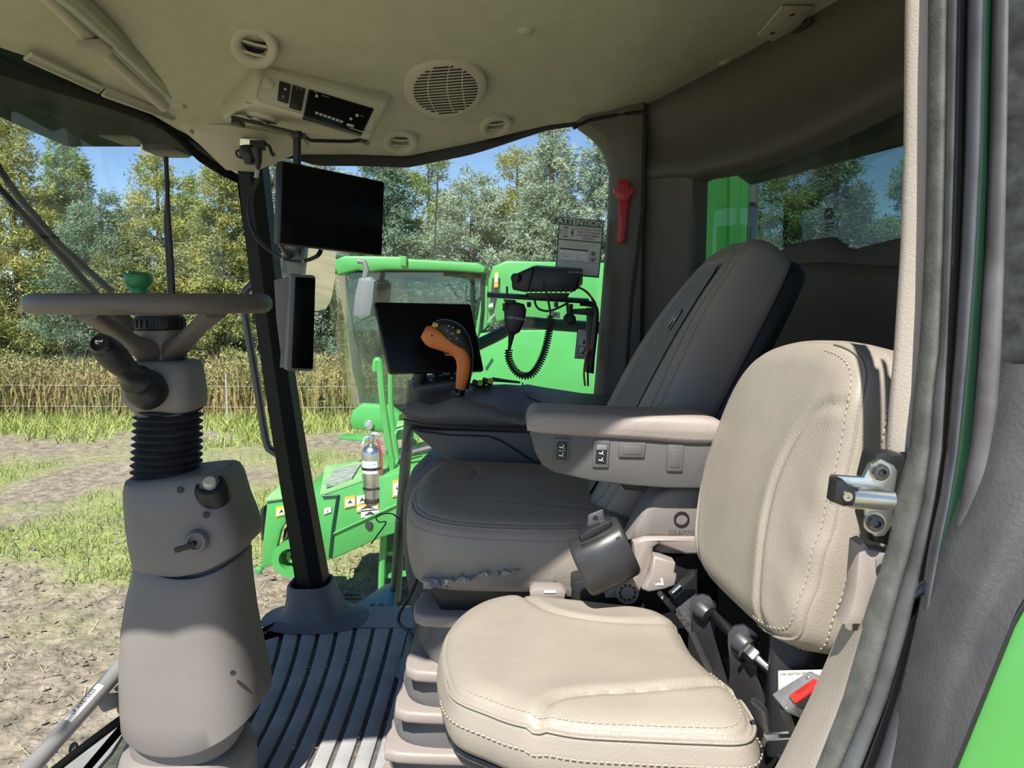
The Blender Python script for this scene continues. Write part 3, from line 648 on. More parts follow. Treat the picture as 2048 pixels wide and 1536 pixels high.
for a in (0.3, 1.5, 2.9): cpart('drive_spoke', G().tube([P(590, 1108, FS+.1)+V((math.cos(a)*.04, 0, math.sin(a)*.04)), P(590, 1108, FS+.1)+V((math.cos(a)*.11, 0, math.sin(a)*.11))], .018, 6), 'green')
cpart('hydraulic_line', G().tube(pp([(579, 1040), (586, 1010), (588, 985)], FS+.2), .02, 6), 'zinc'); cpart('hydraulic_line', G().tube(pp([(572, 1085), (579, 1060), (585, 1040)], FS+.2), .02, 6), 'zinc')
cpart('hinge_pin', G().lathe([(.03, 0), (.035, .04), (.02, .06)], P(520, 1138, FS), (0, -1, 0), 10), 'green')
for x0, y0, x1, y1, m_ in ((552, 1013, 573, 1031, 'decal_yellow'), (689, 993, 711, 1014, 'decal_orange'), (713, 991, 735, 1006, 'white'), (713, 1007, 757, 1022, 'decal_orange'), (722, 1020, 758, 1033, 'white'), (648, 1016, 662, 1026, 'white'), (785, 960, 802, 992, 'decal_orange')):
    Yq = FS-.01 if x0 == 552 else FY-.012
    d1 = cpart('decal', side(G(), [(x0, y0+2), (x1, y0-2), (x1, y1-2), (x0, y1+3)], Yq, Yq+.008), m_)
    if m_ != 'white': link('decal_print', side(G(), [(x0+2, y0+7), (x1-2, y0+4), (x1-2, y1-4), (x0+2, y1)], Yq-.004, Yq), 'white', d1)
    link('decal_mark', side(G(), [(x0+6, (y0+y1)/2+5), ((x0+x1)/2, (y0+y1)/2-4), (x1-6, (y0+y1)/2+3), ((x0+x1)/2, (y0+y1)/2+2)], Yq-.007, Yq-.004), 'sticker_dark', d1)
# undercarriage so the machine stands on the ground: axle box and two tyres behind the steps
cpart('axle_box', side(G(), [(770, 1040), (1300, 1000), (1300, 1130), (770, 1130)], 8.0, 9.2), 'green_dark')
def tyre(c, r, w_):
    return G().lathe([(r*.55, 0), (r*.8, -.03), (r*.97, .02), (r, .10), (r, w_-.1), (r*.97, w_-.02), (r*.8, w_+.03), (r*.55, w_)], c, (0, 1, 0), 32, caps=False)
for x in (1.2, 5.2): cpart('tyre', tyre(V((x, 7.5 if x < 3 else 8.2, GZ+(.95 if x < 3 else .7))), .95 if x < 3 else .7, .6), 'rubber'); cpart('wheel_disc', G().lathe([(.1, .0), (.5 if x < 3 else .38, .05), (.53 if x < 3 else .39, .3)], V((x, 7.6 if x < 3 else 8.3, GZ+(.95 if x < 3 else .7))), (0, 1, 0), 24), 'decal_yellow')

# fire extinguisher strapped to the ladder rail
ex = thing('fire_extinguisher', 'stainless steel fire extinguisher strapped upright to the green ladder rail', 'extinguisher', P(744, 1003, 6.8))
EC = P(745, 1003, 6.8)
link('cylinder', G().lathe([(.085, .035), (.088, .05), (.088, .44), (.083, .475), (.06, .505), (.03, .52), (.022, .53)], EC, (0, 0, 1), 24), 'steel', ex)
link('base_ring', G().lathe([(.082, -.005), (.088, .0), (.088, .04), (.084, .045)], EC, (0, 0, 1), 24), 'black', ex)
link('valve', G().lathe([(.022, .525), (.03, .55), (.026, .575), (.03, .60), (.018, .625)], EC, (0, 0, 1), 14), 'steel', ex)
link('handle', G().tube([EC+V((.0, 0, .60)), EC+V((-.05, -.02, .585)), EC+V((-.085, -.03, .53))], .012, 6), 'steel', ex)
link('handle', G().tube([EC+V((.0, 0, .615)), EC+V((.05, .0, .62)), EC+V((.08, .0, .60))], .012, 6), 'steel', ex)
for h in (.12, .30): link('strap', G().lathe([(.089, 0), (.092, .003), (.092, .022), (.089, .025)], EC+V((0, 0, h)), (0, 0, 1), 24), 'black', ex)
link('hose', G().tube([EC+V((.05, 0, .57)), EC+V((.095, -.02, .45)), EC+V((.098, -.03, .25)), EC+V((.095, -.02, .08))], .008, 6), 'red', ex)
for z0, z1 in ((.325, .385), (.272, .296)):
    rows = [[EC+V((.0893*math.sin(a), -.0893*math.cos(a), z)) for a in np.linspace(-1.0, .75, 10)] for z in (z0, z1)]
    link('label', G().sheet(rows), 'white', ex)
for k, a in enumerate((-.4, .0, .45)): link('label_print', G().sheet([[EC+V((.0900*math.sin(t), -.0900*math.cos(t), z)) for t in (a-.14, a, a+.14)] for z in (.34+.006*k, .352+.006*k)]), 'print_grey', ex)

# ------------------------------------------------------------------ outside of our own cab
hr = thing('handrail', 'green tube rail, coloured dark for shade, bending up behind the console monitor outside', 'handrail', P(1000, 670, 2.85))
link('rail', G().tube([P(x, y, 2.85) for x, y in cr([(905, 712), (950, 692), (1000, 668), (1025, 652), (1050, 645), (1090, 648), (1200, 656), (1320, 662)], 4)]+[P(1335, 680, 2.85), V((.57, 2.85, .4)), V((.57, 2.85, GZ))], .022, 12), 'green_dark', hr)  # green rail painted dark to stand for the shade it lies in
hr = thing('handrail', 'upright green post, coloured dark for shade, outside between seat cushion and fire extinguisher', 'handrail', P(808, 1010, 2.75))
link('rail', G().tube(pp([(826, 760), (818, 850), (808, 960), (800, 1060), (790, 1200)], 2.75), .020, 12), 'green_dark', hr)  # shade on this green post is put into its dark colour
hr = thing('handrail', 'black bent grab rail outside beside the front pillar', 'handrail', P(535, 880, 2.42))
link('rail', G().tube([P(x, y, 2.45) for x, y in cr([(540, 548), (510, 566), (488, 590), (492, 640), (512, 760), (532, 880), (545, 902), (572, 914)], 4)]+[P(598, 922, 2.36)], .0125, 10), 'steel_dark', hr)
mr_ = thing('side_mirror', 'large outside mirror showing the field beside the front pillar', 'mirror', P(640, 620, 2.75))
mpx = [(606, 490), (672, 498), (670, 560), (662, 600), (652, 618), (634, 622), (604, 615)]
mn = V((.945, -.27, -.13)).normalized(); mpts = [PN(x, y, P(638, 556, 2.74), mn) for x, y in mpx]
link('mirror_glass', G().loft([[p-mn*.004 for p in mpts], mpts]), 'mirror', mr_, 0)
mc = sum(mpts, V((0, 0, 0)))/7
link('mirror_back', G().loft([[mc+(p-mc)*1.02-mn*.05 for p in mpts], [mc+(p-mc)*1.05-mn*.006 for p in mpts]]), 'black', mr_)
link('mirror_arm', G().tube([P(585, 520, 2.66), V((-.74, 2.45, 1.2)), V((-.735, 2.29, 1.2))], .012, 8), 'black', mr_)
link('mirror_arm', side(G(), [(566, 490), (612, 494), (606, 548), (560, 548)], 2.62, 2.68, .01), mat('arm_grey', (.20, .23, .26), .5), mr_)
tp = thing('fender_plate', 'teal plate with bolt holes low outside the side window', 'plate', P(760, 1222, 2.55))
link('plate', G().hexa([P(690, 1232, 2.5), P(790, 1232, 2.5), P(790, 1170, 2.85), P(768, 1176, 2.85)]+[q+V((0, 0, .012)) for q in (P(690, 1232, 2.5), P(790, 1232, 2.5), P(790, 1170, 2.85), P(768, 1176, 2.85))], .002), 'teal', tp)
for x, y in ((745, 1214), (762, 1214), (748, 1221), (766, 1221)): link('bolt_hole', G().lathe([(.009, 0), (.009, .004)], P(x, y, 2.53)+V((0, 0, .006)), (0, 0, 1), 10), 'black', tp)
# wipers on the windshield
def wiper(label, pts, Y, r, arm):
    t = thing('wiper', label, 'wiper', P(*pts[-1], Y))
    link('blade', G().tube([P(x, y, Y) for x, y in pts], r, 6), 'rubber', t); link('arm', G().tube([P(x, y, Y+.02) for x, y in arm], [r*.8]+[r*1.25]*(len(arm)-1), 6), 'black', t)
wiper('upright black wiper beyond the steering wheel', [(332, 313), (336, 420), (343, 520), (347, 600)], 1.98, .006, [(336, 360), (333, 440), (338, 540), (343, 610)])
wiper('slanting black wiper crossing the lower left windshield', [(-30, 296), (40, 398), (120, 490), (225, 585)], 1.85, .008, [(-30, 345), (60, 445), (130, 520), (200, 600)])
# roof visor with work lamps above the windshield, seen through the glass
g = G(); rows = []
for (px, py, px2, py2, Y) in ((-60, 95, -60, 195, 1.50), (0, 118, 0, 203, 1.56), (60, 140, 55, 212, 1.63), (130, 166, 110, 222, 1.71), (200, 192, 170, 228, 1.79), (270, 217, 240, 250, 1.88), (340, 243, 320, 284, 1.96), (400, 275, 385, 312, 2.05), (455, 318, 440, 332, 2.14)):
    a = P(px, py, Y)+V((-.03, .01, 0)); bb = P(px2, py2, Y+.30); rows.append([a+V((0, 0, .03)), a, (a+bb)/2+V((0, 0, -.012)), bb, bb+V((-.02, .02, .06)), a+V((-.05, .05, .12))])
g.loft(rows); struct('trim_4', g, mat('visor_dark', (.006, .014, .010), .9, spec=.12), 'dark roof visor outside above the windshield', 45)
def lamp(px, py, Y, w_, h, label):
    t = thing('work_lamp', label, 'lamp', P(px, py, Y), 'roof work lamps'); c = P(px, py, Y)
    link('housing', G().box(c, (.10, w_, h), None, .012), 'black', t); link('lamp_lens', G().box(c+V((-.052, 0, 0)), (.008, w_*.85, h*.8), None, .003), 'lens', t)
lamp(20, 190, 1.95, .16, .06, 'black work lamp under the roof visor at the left picture edge'); lamp(110, 232, 2.05, .18, .03, 'flat black work lamp under the roof visor above the cedar'); lamp(255, 262, 2.22, .15, .06, 'black work lamp under the visor near the sky gap'); lamp(335, 292, 2.30, .12, .05, 'black work lamp under the visor closest to the pillar')
# green grain tank side seen at the edge of the rear window
gt = thing('tank_panel', 'ribbed bright green tank side behind the rear window', 'panel', P(1475, 700, 3.1))
for i, (x0, x1, Y) in enumerate(((1395, 1462, 3.2), (1462, 1484, 3.12), (1484, 1512, 3.2))):
    link('sheet_panel', side(G(), [(x0, 230), (x1, 225), (x1-4, 640), (x0-6, 640)], Y, Y+.05, .006), 'green', gt)
link('seal_edge', G().tube(pp([(1520, 300), (1508, 345), (1506, 420), (1498, 620)], 3.0), .02, 8), 'grey_plastic', gt)

g = G(); rq_ = [P(1500, 372, 2.9), P(1840, 285, 2.2), P(1840, 180, 2.2), P(1440, 330, 2.9)]; quadslab(g, rq_, .06, .01)
link('roof_overhang', g, mat('overhang', (.02, .05, .035), .6), gt)
# ------------------------------------------------------------------ rear door jamb: trim, seals, outer panels
JR = [-260, 0, 300, 500, 700, 800, 905, 1000, 1100, 1250, 1400, 1536, 1700]
def line(xs, ys=JR): return lambda y: float(np.interp(y, ys, xs))
L0 = line([1822, 1816, 1813, 1806, 1793, 1784, 1777, 1765, 1735, 1690, 1628, 1562, 1470])
L1 = line([1866, 1860, 1857, 1852, 1842, 1830, 1822, 1792, 1777, 1727, 1684, 1631, 1560])
L2 = line([1900, 1894, 1890, 1886, 1878, 1866, 1860, 1846, 1822, 1780, 1738, 1680, 1610])
L3 = line([1922, 1915, 1909, 1903, 1895, 1890, 1884, 1870, 1850, 1818, 1775, 1722, 1650])
L3b = line([1946, 1940, 1934, 1926, 1914, 1906, 1898, 1884, 1862, 1836, 1800, 1756, 1690])
L4 = line([1975, 1968, 1961, 1951, 1936, 1927, 1916, 1900, 1880, 1852, 1822, 1790, 1745])
L4b = line([2000, 1992, 1985, 1976, 1962, 1954, 1944, 1926, 1902, 1866, 1834, 1800, 1755])
L5 = line([2024, 2018, 2014, 2010, 2003, 1998, 1990, 1964, 1930, 1874, 1842, 1806, 1764])
L5b = line([2110, 2105, 2100, 2096, 2090, 2088, 2080, 2070, 2050, 2010, 1960, 1890, 1800])
yy = list(np.linspace(-250, 1690, 60))
def strip(la, Ya, lb, Yb, bulge=.0, n=6, back=0.0, rng=None):
    g = G(); rows = []
    for y in (yy if rng is None else np.linspace(rng[0], rng[1], 40)):
        a = P(la(y), y, Ya); b = P(lb(y), y, Yb); row = []
        nrm = V((-.35, -.94, 0))
        for k in range(n+1):
            t = k/n; row.append(a*(1-t)+b*t+nrm*(bulge*math.sin(math.pi*t)**.7 if 0 < t < 1 else 0))
        if back: row = [row[0]-nrm*back]+row+[row[-1]-nrm*back]
        rows.append(row)
    return g.sheet(rows)
dj = struct('door_1', strip(L0, .640, L1, .628, .002, 6, .02, (-250, 903)), 'trim_cream', 'rear jamb of the open cab door with layered seals', 60)
g = strip(line([1692, 1628, 1562, 1470], [1254, 1400, 1536, 1700]), .655, L1, .60, .006, 8, .02, (1256, 1690)); link('sill_trim', g, 'trim_cream', dj, 60)
link('inner_seal', strip(L1, .60, L2, .585, .007, 8, .01), 'rubber_dusty', dj, 60)
link('seal_lip', strip(L2, .585, L3, .575, .004, 6, .01), mat('seal_sheen', (.07, .075, .078), .35, var=.3, vscale=30), dj, 60)
link('painted_channel', strip(L3, .59, L3b, .58, -.004, 6), 'black_gloss', dj, 60)
link('outer_seal', strip(L3b, .575, L4, .565, .005, 6, .01), mat('seal_blue', (.075, .08, .095), .38, var=.25, vscale=25), dj, 60)
link('frame_edge', strip(L4, .58, L4b, .57, -.003, 4), mat('frame_green', (.014, .045, .028), .3), dj, 60)
link('outer_seal', strip(L4b, .565, L5, .555, .006, 8, .01), mat('seal_grey', (.12, .115, .12), .4, var=.25, vscale=30), dj, 60)
link('outer_frame', strip(L5, .58, L5b, .56, .0, 4), mat('frame_dark', (.035, .04, .038), .45, var=.6, vscale=70), dj, 60)
# crease in the painted frame below the latch
link('frame_crease', G().tube(pp([(1822, 1196), (1840, 1180), (1862, 1160), (1867, 1150)], .578), [.003, .004, .003, .001], 8), 'black_gloss', dj)
# rubber fender flap and green outer panel
fp = []
fa = line([2028, 2010, 1983, 1916, 1868, 1806, 1770], [728, 800, 939, 1130, 1260, 1536, 1700]); fb = line([2300, 2220, 2120, 2030, 1905, 1810], [728, 900, 1080, 1226, 1536, 1750])
rows = []
for y in np.linspace(728, 1690, 40):
    a = P(fa(y), y, .545); b = P(max(fb(y), fa(y)+30), y, .50); row = []
    for k in range(11):
        t = k/10; row.append(a*(1-t)+b*t+V((-.3, -.95, 0))*(.006*math.sin(math.pi*min(1, t*1.6))+.004*math.sin(y*.011+t*5)*t*(1-t)*2))
    row = [row[0]+V((.004, .03, 0))]+row; rows.append(row)
link('rubber_flap', G().sheet(rows), mat('flap', (.055, .058, .06), .6, var=.25, vscale=18, bump=.3, bscale=300), dj, 60)
rows = []
for y in np.linspace(1100, 1690, 24):
    a = P(fb(y)+4, y, .515); rows.append([a+V((.02, .05, 0)), a, a+V((.006, -.006, 0)), a+V((.05, -.03, 0)), a+V((.14, -.06, 0)), a+V((.22, -.06, 0))])
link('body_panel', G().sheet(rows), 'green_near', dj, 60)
link('flap_border', G().tube([P(fb(y)+2, y, .508) for y in np.linspace(1120, 1690, 16)], .0025, 6), 'black', dj)
# side body between jamb and rear wall
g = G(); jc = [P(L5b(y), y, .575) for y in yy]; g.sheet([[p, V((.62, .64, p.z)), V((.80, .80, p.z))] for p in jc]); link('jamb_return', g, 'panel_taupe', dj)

# latch striker: backing pad, zinc plate, two socket screws, pin with black roller
st = thing('door_striker', 'zinc door latch striker with two socket screws on the jamb', 'latch', P(1745, 990, .62))
link('backing_pad', side(G(), [(1752, 912), (1764, 905), (1812, 912), (1816, 925), (1808, 1000), (1790, 1095), (1748, 1085), (1736, 1040), (1740, 960)], .612, .64, .004), 'black', st)
q = [(1664, 954), (1668, 951), (1728, 955), (1742, 928), (1762, 918), (1788, 930), (1796, 942), (1790, 985), (1786, 1050), (1770, 1072), (1752, 1074), (1738, 1058), (1732, 1020), (1720, 1020), (1665, 1010), (1661, 1000)]
link('striker_plate', side(G(), q, .600, .606, .0012), 'zinc', st)
for x, y in ((1760, 944), (1750, 1046)):
    sc = link('socket_screw', G().lathe([(.0008, .0035), (.0028, .003), (.0032, .006), (.0056, .0055), (.0066, .003), (.0068, -.001)], P(x, y, .599), (-.15, -1, .05), 18), 'steel_dark', st)
    link('washer', G().lathe([(.0068, .0), (.0088, .0), (.0088, -.002)], P(x, y, .599), (0, -1, 0), 18), 'zinc', sc)
pa, pb = P(1700, 993, .586), P(1782, 1000, .588)
link('striker_pin', G().tube([pa, pb], .0082, 18), 'zinc', st)
link('roller_block', side(G(), [(1674, 962), (1688, 960), (1702, 975), (1720, 978), (1720, 1012), (1690, 1014), (1668, 1006)], .580, .597, .0025), 'black', st)
link('pin_screw', G().lathe([(.0012, .001), (.0016, .003), (.0036, .003), (.004, 0)], P(1693, 992, .5795), (0, -1, 0), 14), 'zinc', st)
# taupe cover below the latch with its screw
cv = thing('latch_cover', 'taupe plastic cover with a black screw below the door striker', 'cover', P(1730, 1250, .63))
link('shell', side(G(), [(1718, 1090), (1732, 1084), (1740, 1098), (1760, 1102), (1795, 1108), (1790, 1150), (1752, 1250), (1690, 1252), (1700, 1225), (1711, 1180)], .612, .634, .004), 'taupe_light', cv)
link('screw', G().lathe([(.0015, .001), (.002, .004), (.0045, .0035), (.0055, 0)], P(1766, 1139, .610), (0, -1, 0), 16), 'black', cv)
link('screw_pocket', side(G(), [(1752, 1118), (1762, 1108), (1785, 1110), (1780, 1160), (1762, 1160), (1753, 1145)], .6105, .615, .0015), 'taupe', cv)
# ------------------------------------------------------------------ seats
def pdist(U, W, pl):
    d = np.full(U.shape, 1e9)
    for (ax, ay), (bx, by) in zip(pl[:-1], pl[1:]):
        ex, ey = bx-ax, by-ay; L2_ = ex*ex+ey*ey+1e-12; t = np.clip(((U-ax)*ex+(W-ay)*ey)/L2_, 0, 1)
        d = np.minimum(d, np.hypot(U-ax-t*ex, W-ay-t*ey))
    return d
def cushion(outline, fr, T, rnd=.03, bulge=.012, s0=.72, seam=None, grooves=(), disp=None, N=168, NR=64, under=.93, tuck=None, pw=2.0):
    """padded cushion: closed outline in (u,v) of frame fr, face towards w, T thick; seam = (s, depth, width) ring groove"""
    o, u, v, w_ = fr; ol = resample(cr(outline, 8, True), N); c = ol.mean(0)
    rings = []; info = []
    ss = np.concatenate([np.linspace(.02, s0, NR//2), np.linspace(s0, 1, NR//2+1)[1:]])
    for s in ss:
        h = bulge*(1-s**2); k = max(0, (s-s0)/(1-s0)); h -= rnd*(1-max(0, 1-k**pw)**.5)
        q = c+(ol-c)*s; hh = np.full(N, h)
        if seam:
            for (ss_, dp, wd) in seam: hh -= dp*np.exp(-((s-ss_)/wd)**2)
        for (pl, dp, wd) in grooves:
            d = pdist(q[:, 0], q[:, 1], pl); hh -= dp*np.exp(-(d/wd)**2)
        if disp is not None: hh += disp(q[:, 0], q[:, 1], s)
        rings.append((q, hh))
    base = rings[-1][1]
    for sc_, f_ in ((1.012, .12), (1.018, .3), (1.016, .55), (1.0, .8), (under+.03, .96), (under, 1.0), (under*.6, 1.0), (.05, 1.0)):
        q = c+(ol-c)*sc_; rings.append((q, base+(-T-base)*f_))
    g = G(); g.loft([[o+u*q[j][0]+v*q[j][1]+w_*h[j] for j in range(N)] for q, h in rings])
    return g, rings, ol, c
def surf_pts(rings, s_idx, fr, lift=.0008):
    o, u, v, w_ = fr; q, h = rings[s_idx]; return [o+u*q[j][0]+v*q[j][1]+w_*(h[j]+lift) for j in range(len(q))]
def stitches(pts, nrm, sp=.008, ln=.0052, r=.0007, closed=True):
    g = G(); a = resample([tuple(p) for p in pts], max(4, int(sum((V(pts[i])-V(pts[i-1])).length for i in range(1, len(pts)))/sp)), closed)
    nv = V(nrm)
    for i in range(len(a)-(0 if closed else 1)):
        p, q = V(a[i]), V(a[(i+1) % len(a)]); t = q-p
        if t.length < 1e-6: continue
        t.normalize(); sd_ = t.cross(nv).normalized()*r*1.3; e = t*ln*.5; up_ = nv*r
        m = (p+q)/2
        g.add([m-e-sd_, m-e+sd_, m+e+sd_, m+e-sd_, m+up_*1.6], [(0, 1, 4), (1, 2, 4), (2, 3, 4), (3, 0, 4)])
    return g
def uvp(fr, n_): # pixel -> (u,v) in a frame's plane
    o, u, v, w_ = fr
    return lambda px, py: ((PN(px, py, o, w_)-o).dot(u), (PN(px, py, o, w_)-o).dot(v))

# --- passenger (instructor) seat
ps = thing('passenger_seat', 'small beige leather folding seat nearest the open door', 'seat', (.15, .98, .1))
fr = (V((.09, .98, .535)), X1, Y1, Z1); f2 = uvp(fr, 0)
ol = [f2(*p) for p in [(884, 1330), (878, 1285), (892, 1240), (935, 1200), (985, 1183), (1060, 1180), (1150, 1186), (1290, 1203), (1345, 1224), (1372, 1262), (1400, 1300), (1465, 1365), (1508, 1415), (1515, 1445), (1490, 1464), (1400, 1463), (1290, 1458), (1150, 1450), (1060, 1438), (975, 1408), (905, 1378)]]
far_b = [f2(*p) for p in cr([(1022, 1178), (1050, 1195), (1090, 1226), (1150, 1246), (1230, 1256), (1330, 1250), (1400, 1238)], 5)]
near_b = [f2(*p) for p in cr([(1068, 1446), (1085, 1420), (1115, 1402), (1180, 1393), (1280, 1390), (1370, 1384), (1440, 1374), (1490, 1380)], 5)]
side_in = [f2(*p) for p in cr([(905, 1395), (935, 1390), (975, 1408), (1020, 1428), (1068, 1446)], 5)]
gr = [(far_b, .0075, .007), (near_b, .0075, .006), (far_b, -.004, .03), (near_b, -.004, .03)]
def wr(U, W, s): return .0012*np.sin(U*60+np.sin(W*40)*2)*np.clip((W+.1)*2, 0, 1)*(s**3)+.0015*np.sin(W*21+1)*np.cos(U*17)
g, R_, _, _ = cushion(ol, fr, .075, .030, .010, .78, [(.955, .0022, .008)], gr, wr, under=.95)
cu = link('cushion', g, 'leather', ps, 60)
# piping seam and double stitching along the near and front edges
def arc(pts, cond): return [p for p in pts if cond(p)]
NRI = len(R_)-8
def edge_run(ring, fr, x0, lift=.001):
    pts = surf_pts(R_, ring, fr, lift); idx = [i for i, p in enumerate(pts) if p.y < x0]
    # contiguous run
    n_ = len(pts); st_ = next(i for i in range(n_) if pts[i].y < x0 and pts[i-1].y >= x0); out = []
    for k in range(n_):
        p = pts[(st_+k) % n_]
        if p.y >= x0: break
        out.append(p)
    return out
ringat = lambda s: min(range(NRI), key=lambda i: abs(np.concatenate([np.linspace(.02, .78, 32), np.linspace(.78, 1, 33)[1:]])[i]-s))
link('stitching', stitches(edge_run(ringat(.915), fr, .93), Z1, .0075, .005, .0007, False), 'thread', cu, 0, kind='stuff')
e2 = [p+V((0, 0, -.012)) for p in surf_pts(R_, NRI, fr, 0)]
run = edge_run(NRI, fr, .93); run = [V((.09, .98, 0))*0+p+V(((p.x-.09)*.012, (p.y-.98)*.012, 0)) for p in run]
link('piping', G().tube([p+V((0, 0, .004)) for p in edge_run(ringat(.985), fr, .93)], .0022, 6), 'leather', cu)
link('stitching', stitches([p+V((0, -.001, -.003)) for p in run], V((0, -.8, .6)), .0075, .005, .0007, False), 'thread', cu, 0, kind='stuff')
# seat pan below the cushion
pan = [(ol[i][0]*.96, ol[i][1]*.95) for i in range(len(ol))]; pan = [tuple(p) for p in resample(cr(pan, 6, True), 60)]
link('seat_pan', G().prism(pan, (fr[0], X1, Y1, -Z1), .068, .10, .008), 'black', ps)
link('pan_lip', G().tube([fr[0]+X1*p[0]*1.01+Y1*p[1]*1.01+Z1*(-.080) for p in pan]+[fr[0]+X1*pan[0][0]*1.01+Y1*pan[0][1]*1.01-Z1*.080], .004, 6), 'black_gloss', ps)
# storage box base with sloping front, taupe
bx_ = G().hexa([V((-.02, .70, .02)), V((.36, .70, .02)), V((.36, 1.16, .02)), V((-.02, 1.16, .02)), V((-.055, .775, .435)), V((.30, .76, .435)), V((.30, 1.14, .435)), V((-.06, 1.14, .435))], .015)
link('base_box', bx_, 'taupe_light', ps)
link('base_slot', G().hexa([V((-.03, .765, .30)), V((.16, .757, .30)), V((.16, .79, .30)), V((-.03, .79, .30)), V((-.04, .765, .41)), V((.16, .755, .41)), V((.16, .79, .41)), V((-.04, .79, .41))], .004), 'black', ps)
# backrest
uB = V((-.10, .995, 0)).normalized(); vB = V((.22, 0, .975)).normalized(); vB = (vB-uB*vB.dot(uB)).normalized(); wB = uB.cross(vB).normalized()
if wB.x > 0: wB = -wB
fb_ = (V((.328, .975, .79)), uB, vB, wB); f2 = uvp(fb_, 0)
bol = [f2(*p) for p in [(1378, 1090), (1385, 1010), (1400, 930), (1425, 850), (1455, 775), (1485, 725), (1520, 695), (1575, 677), (1640, 674), (1690, 688), (1716, 720), (1718, 770), (1702, 850), (1680, 940), (1655, 1040), (1630, 1130), (1606, 1210), (1585, 1270), (1560, 1285), (1520, 1268), (1460, 1215), (1400, 1150)]]
inl = [f2(*p) for p in cr([(1412, 880), (1407, 930), (1402, 1000), (1397, 1080), (1398, 1140)], 5)]
inr = [f2(*p) for p in cr([(1690, 810), (1668, 812), (1640, 830), (1605, 880), (1570, 960), (1550, 1040), (1535, 1130), (1525, 1210), (1530, 1262)], 5)]
topl = [f2(*p) for p in cr([(1412, 880), (1435, 850), (1445, 820)], 4)]
# bolster across the top of the central pad
gr = [(inl, .005, .005), (inr, .0055, .0055), (inr, -.004, .025), (inl, -.002, .02)]
def wr2(U, W, s): return .0016*np.sin(W*95+np.sin(U*30)*1.5)*np.exp(-((U+.155)/.035)**2)*np.clip(-W*10+.6, 0, 1)
g, R_, _, _ = cushion(bol, fb_, .115, .022, .012, .80, [(.965, .0022, .008)], gr, wr2, under=.93)
bk = link('backrest', g, 'leather', ps, 60)
def run_if(pts, cond):
    n_ = len(pts); st_ = next(i for i in range(n_) if cond(pts[i]) and not cond(pts[i-1])); out = []
    for k in range(n_):
        p = pts[(st_+k) % n_]
        if not cond(p): break
        out.append(p)
    return out
nearc = lambda p: (p-fb_[0]).dot(uB) < -.06 and (p-fb_[0]).dot(vB) < .165
s80 = np.concatenate([np.linspace(.02, .80, 32), np.linspace(.80, 1, 33)[1:]]); rat = lambda s: int(np.argmin(abs(s80-s)))
link('stitching', stitches(run_if(surf_pts(R_, rat(.925), fb_, .001), nearc), wB, .0078, .005, .0007, False), 'thread', bk, 0, kind='stuff')
link('piping', G().tube(run_if(surf_pts(R_, rat(.975), fb_, .0006), nearc), .0018, 6), 'leather', bk)
link('stitching', stitches(run_if([p-uB*.0015 for p in surf_pts(R_, NRI, fb_, -.004)], nearc), (wB-uB).normalized(), .0078, .005, .0007, False), 'thread', bk, 0, kind='stuff')
bs = [tuple(p) for p in resample(cr([(a*1.0, b_*.99) for a, b_ in bol], 6, True), 72)]
link('back_shell', G().prism(bs, (fb_[0], uB, vB, -wB), .112, .13, .008), 'black', ps)
# hinge hardware between cushion and backrest
def hp(px, py, Y): return P(px, py, Y)
link('hinge_rod', G().tube([hp(1428, 1228, 1.09), hp(1490, 1292, .965)], .0085, 10), 'black_gloss', ps)
for (x, y, Y) in ((1408, 1222, 1.10), (1488, 1288, .955)):
    hb = link('hinge_bracket', G().prism([tuple(q) for q in resample(cr([(-.02, -.10), (-.016, -.04), (-.02, .012), (0, .026), (.02, .012), (.018, -.03), (.03, -.07), (.045, -.12), (.02, -.15)], 5, True), 36)], (hp(x, y, Y), V((.9, -.43, 0)).normalized(), Z1, V((.43, .9, 0)).normalized()), -.004, .004, .001), 'steel_dark', ps)
    link('bushing', G().lathe([(.004, .012), (.013, .011), (.016, .0), (.016, -.008)], hp(x, y, Y-.003), V((.5, -.8, -.25)), 16), 'steel_dark', hb)
ax = V((.55, -.75, -.38)).normalized(); c_ = hp(1500, 1302, .94)
link('pivot_bolt', G().lathe([(.006, -.01), (.006, .035), (.004, .038)], c_, ax, 14), 'steel', ps)
link('pivot_nut', G().lathe([(.011, 0), (.0125, .002), (.0125, .012), (.011, .014)], c_, ax, 6), 'steel', ps)
link('pivot_washer', G().lathe([(.018, -.004), (.019, 0), (.006, .001)], c_, ax, 20), 'steel_dark', ps)
link('back_frame', G().hexa([V((.30, .86, .46)), V((.34, .84, .46)), V((.42, .86, .46)), V((.38, 1.12, .46)), V((.31, .88, .62)), V((.35, .86, .62)), V((.42, .88, .62)), V((.38, 1.14, .62))], .006), 'black', ps)
link('side_plate', G().hexa([V((.265, 1.10, .30)), V((.285, .80, .30)), V((.295, .80, .30)), V((.275, 1.10, .30)), V((.262, 1.10, .51)), V((.285, .80, .44)), V((.295, .80, .44)), V((.272, 1.10, .51))], .002), 'rubber', ps)
link('base_plate', G().hexa([V((.30, .80, .25)), V((.52, .76, .25)), V((.52, 1.0, .25)), V((.30, 1.0, .25)), V((.31, .84, .47)), V((.52, .86, .47)), V((.52, 1.0, .47)), V((.31, 1.0, .47))], .006), 'black', ps)
link('bracket_foot', G().tube(pp([(1505, 1400), (1528, 1420), (1535, 1460), (1528, 1490)], .80), .004, 6), 'steel_dark', ps)
link('bracket_foot', G().tube(pp([(1530, 1474), (1590, 1470), (1600, 1478)], .78), .004, 6), 'steel', ps)
lbq = [P(1556, 1342, .86), P(1652, 1340, .82), P(1652, 1385, .82), P(1556, 1390, .86)]
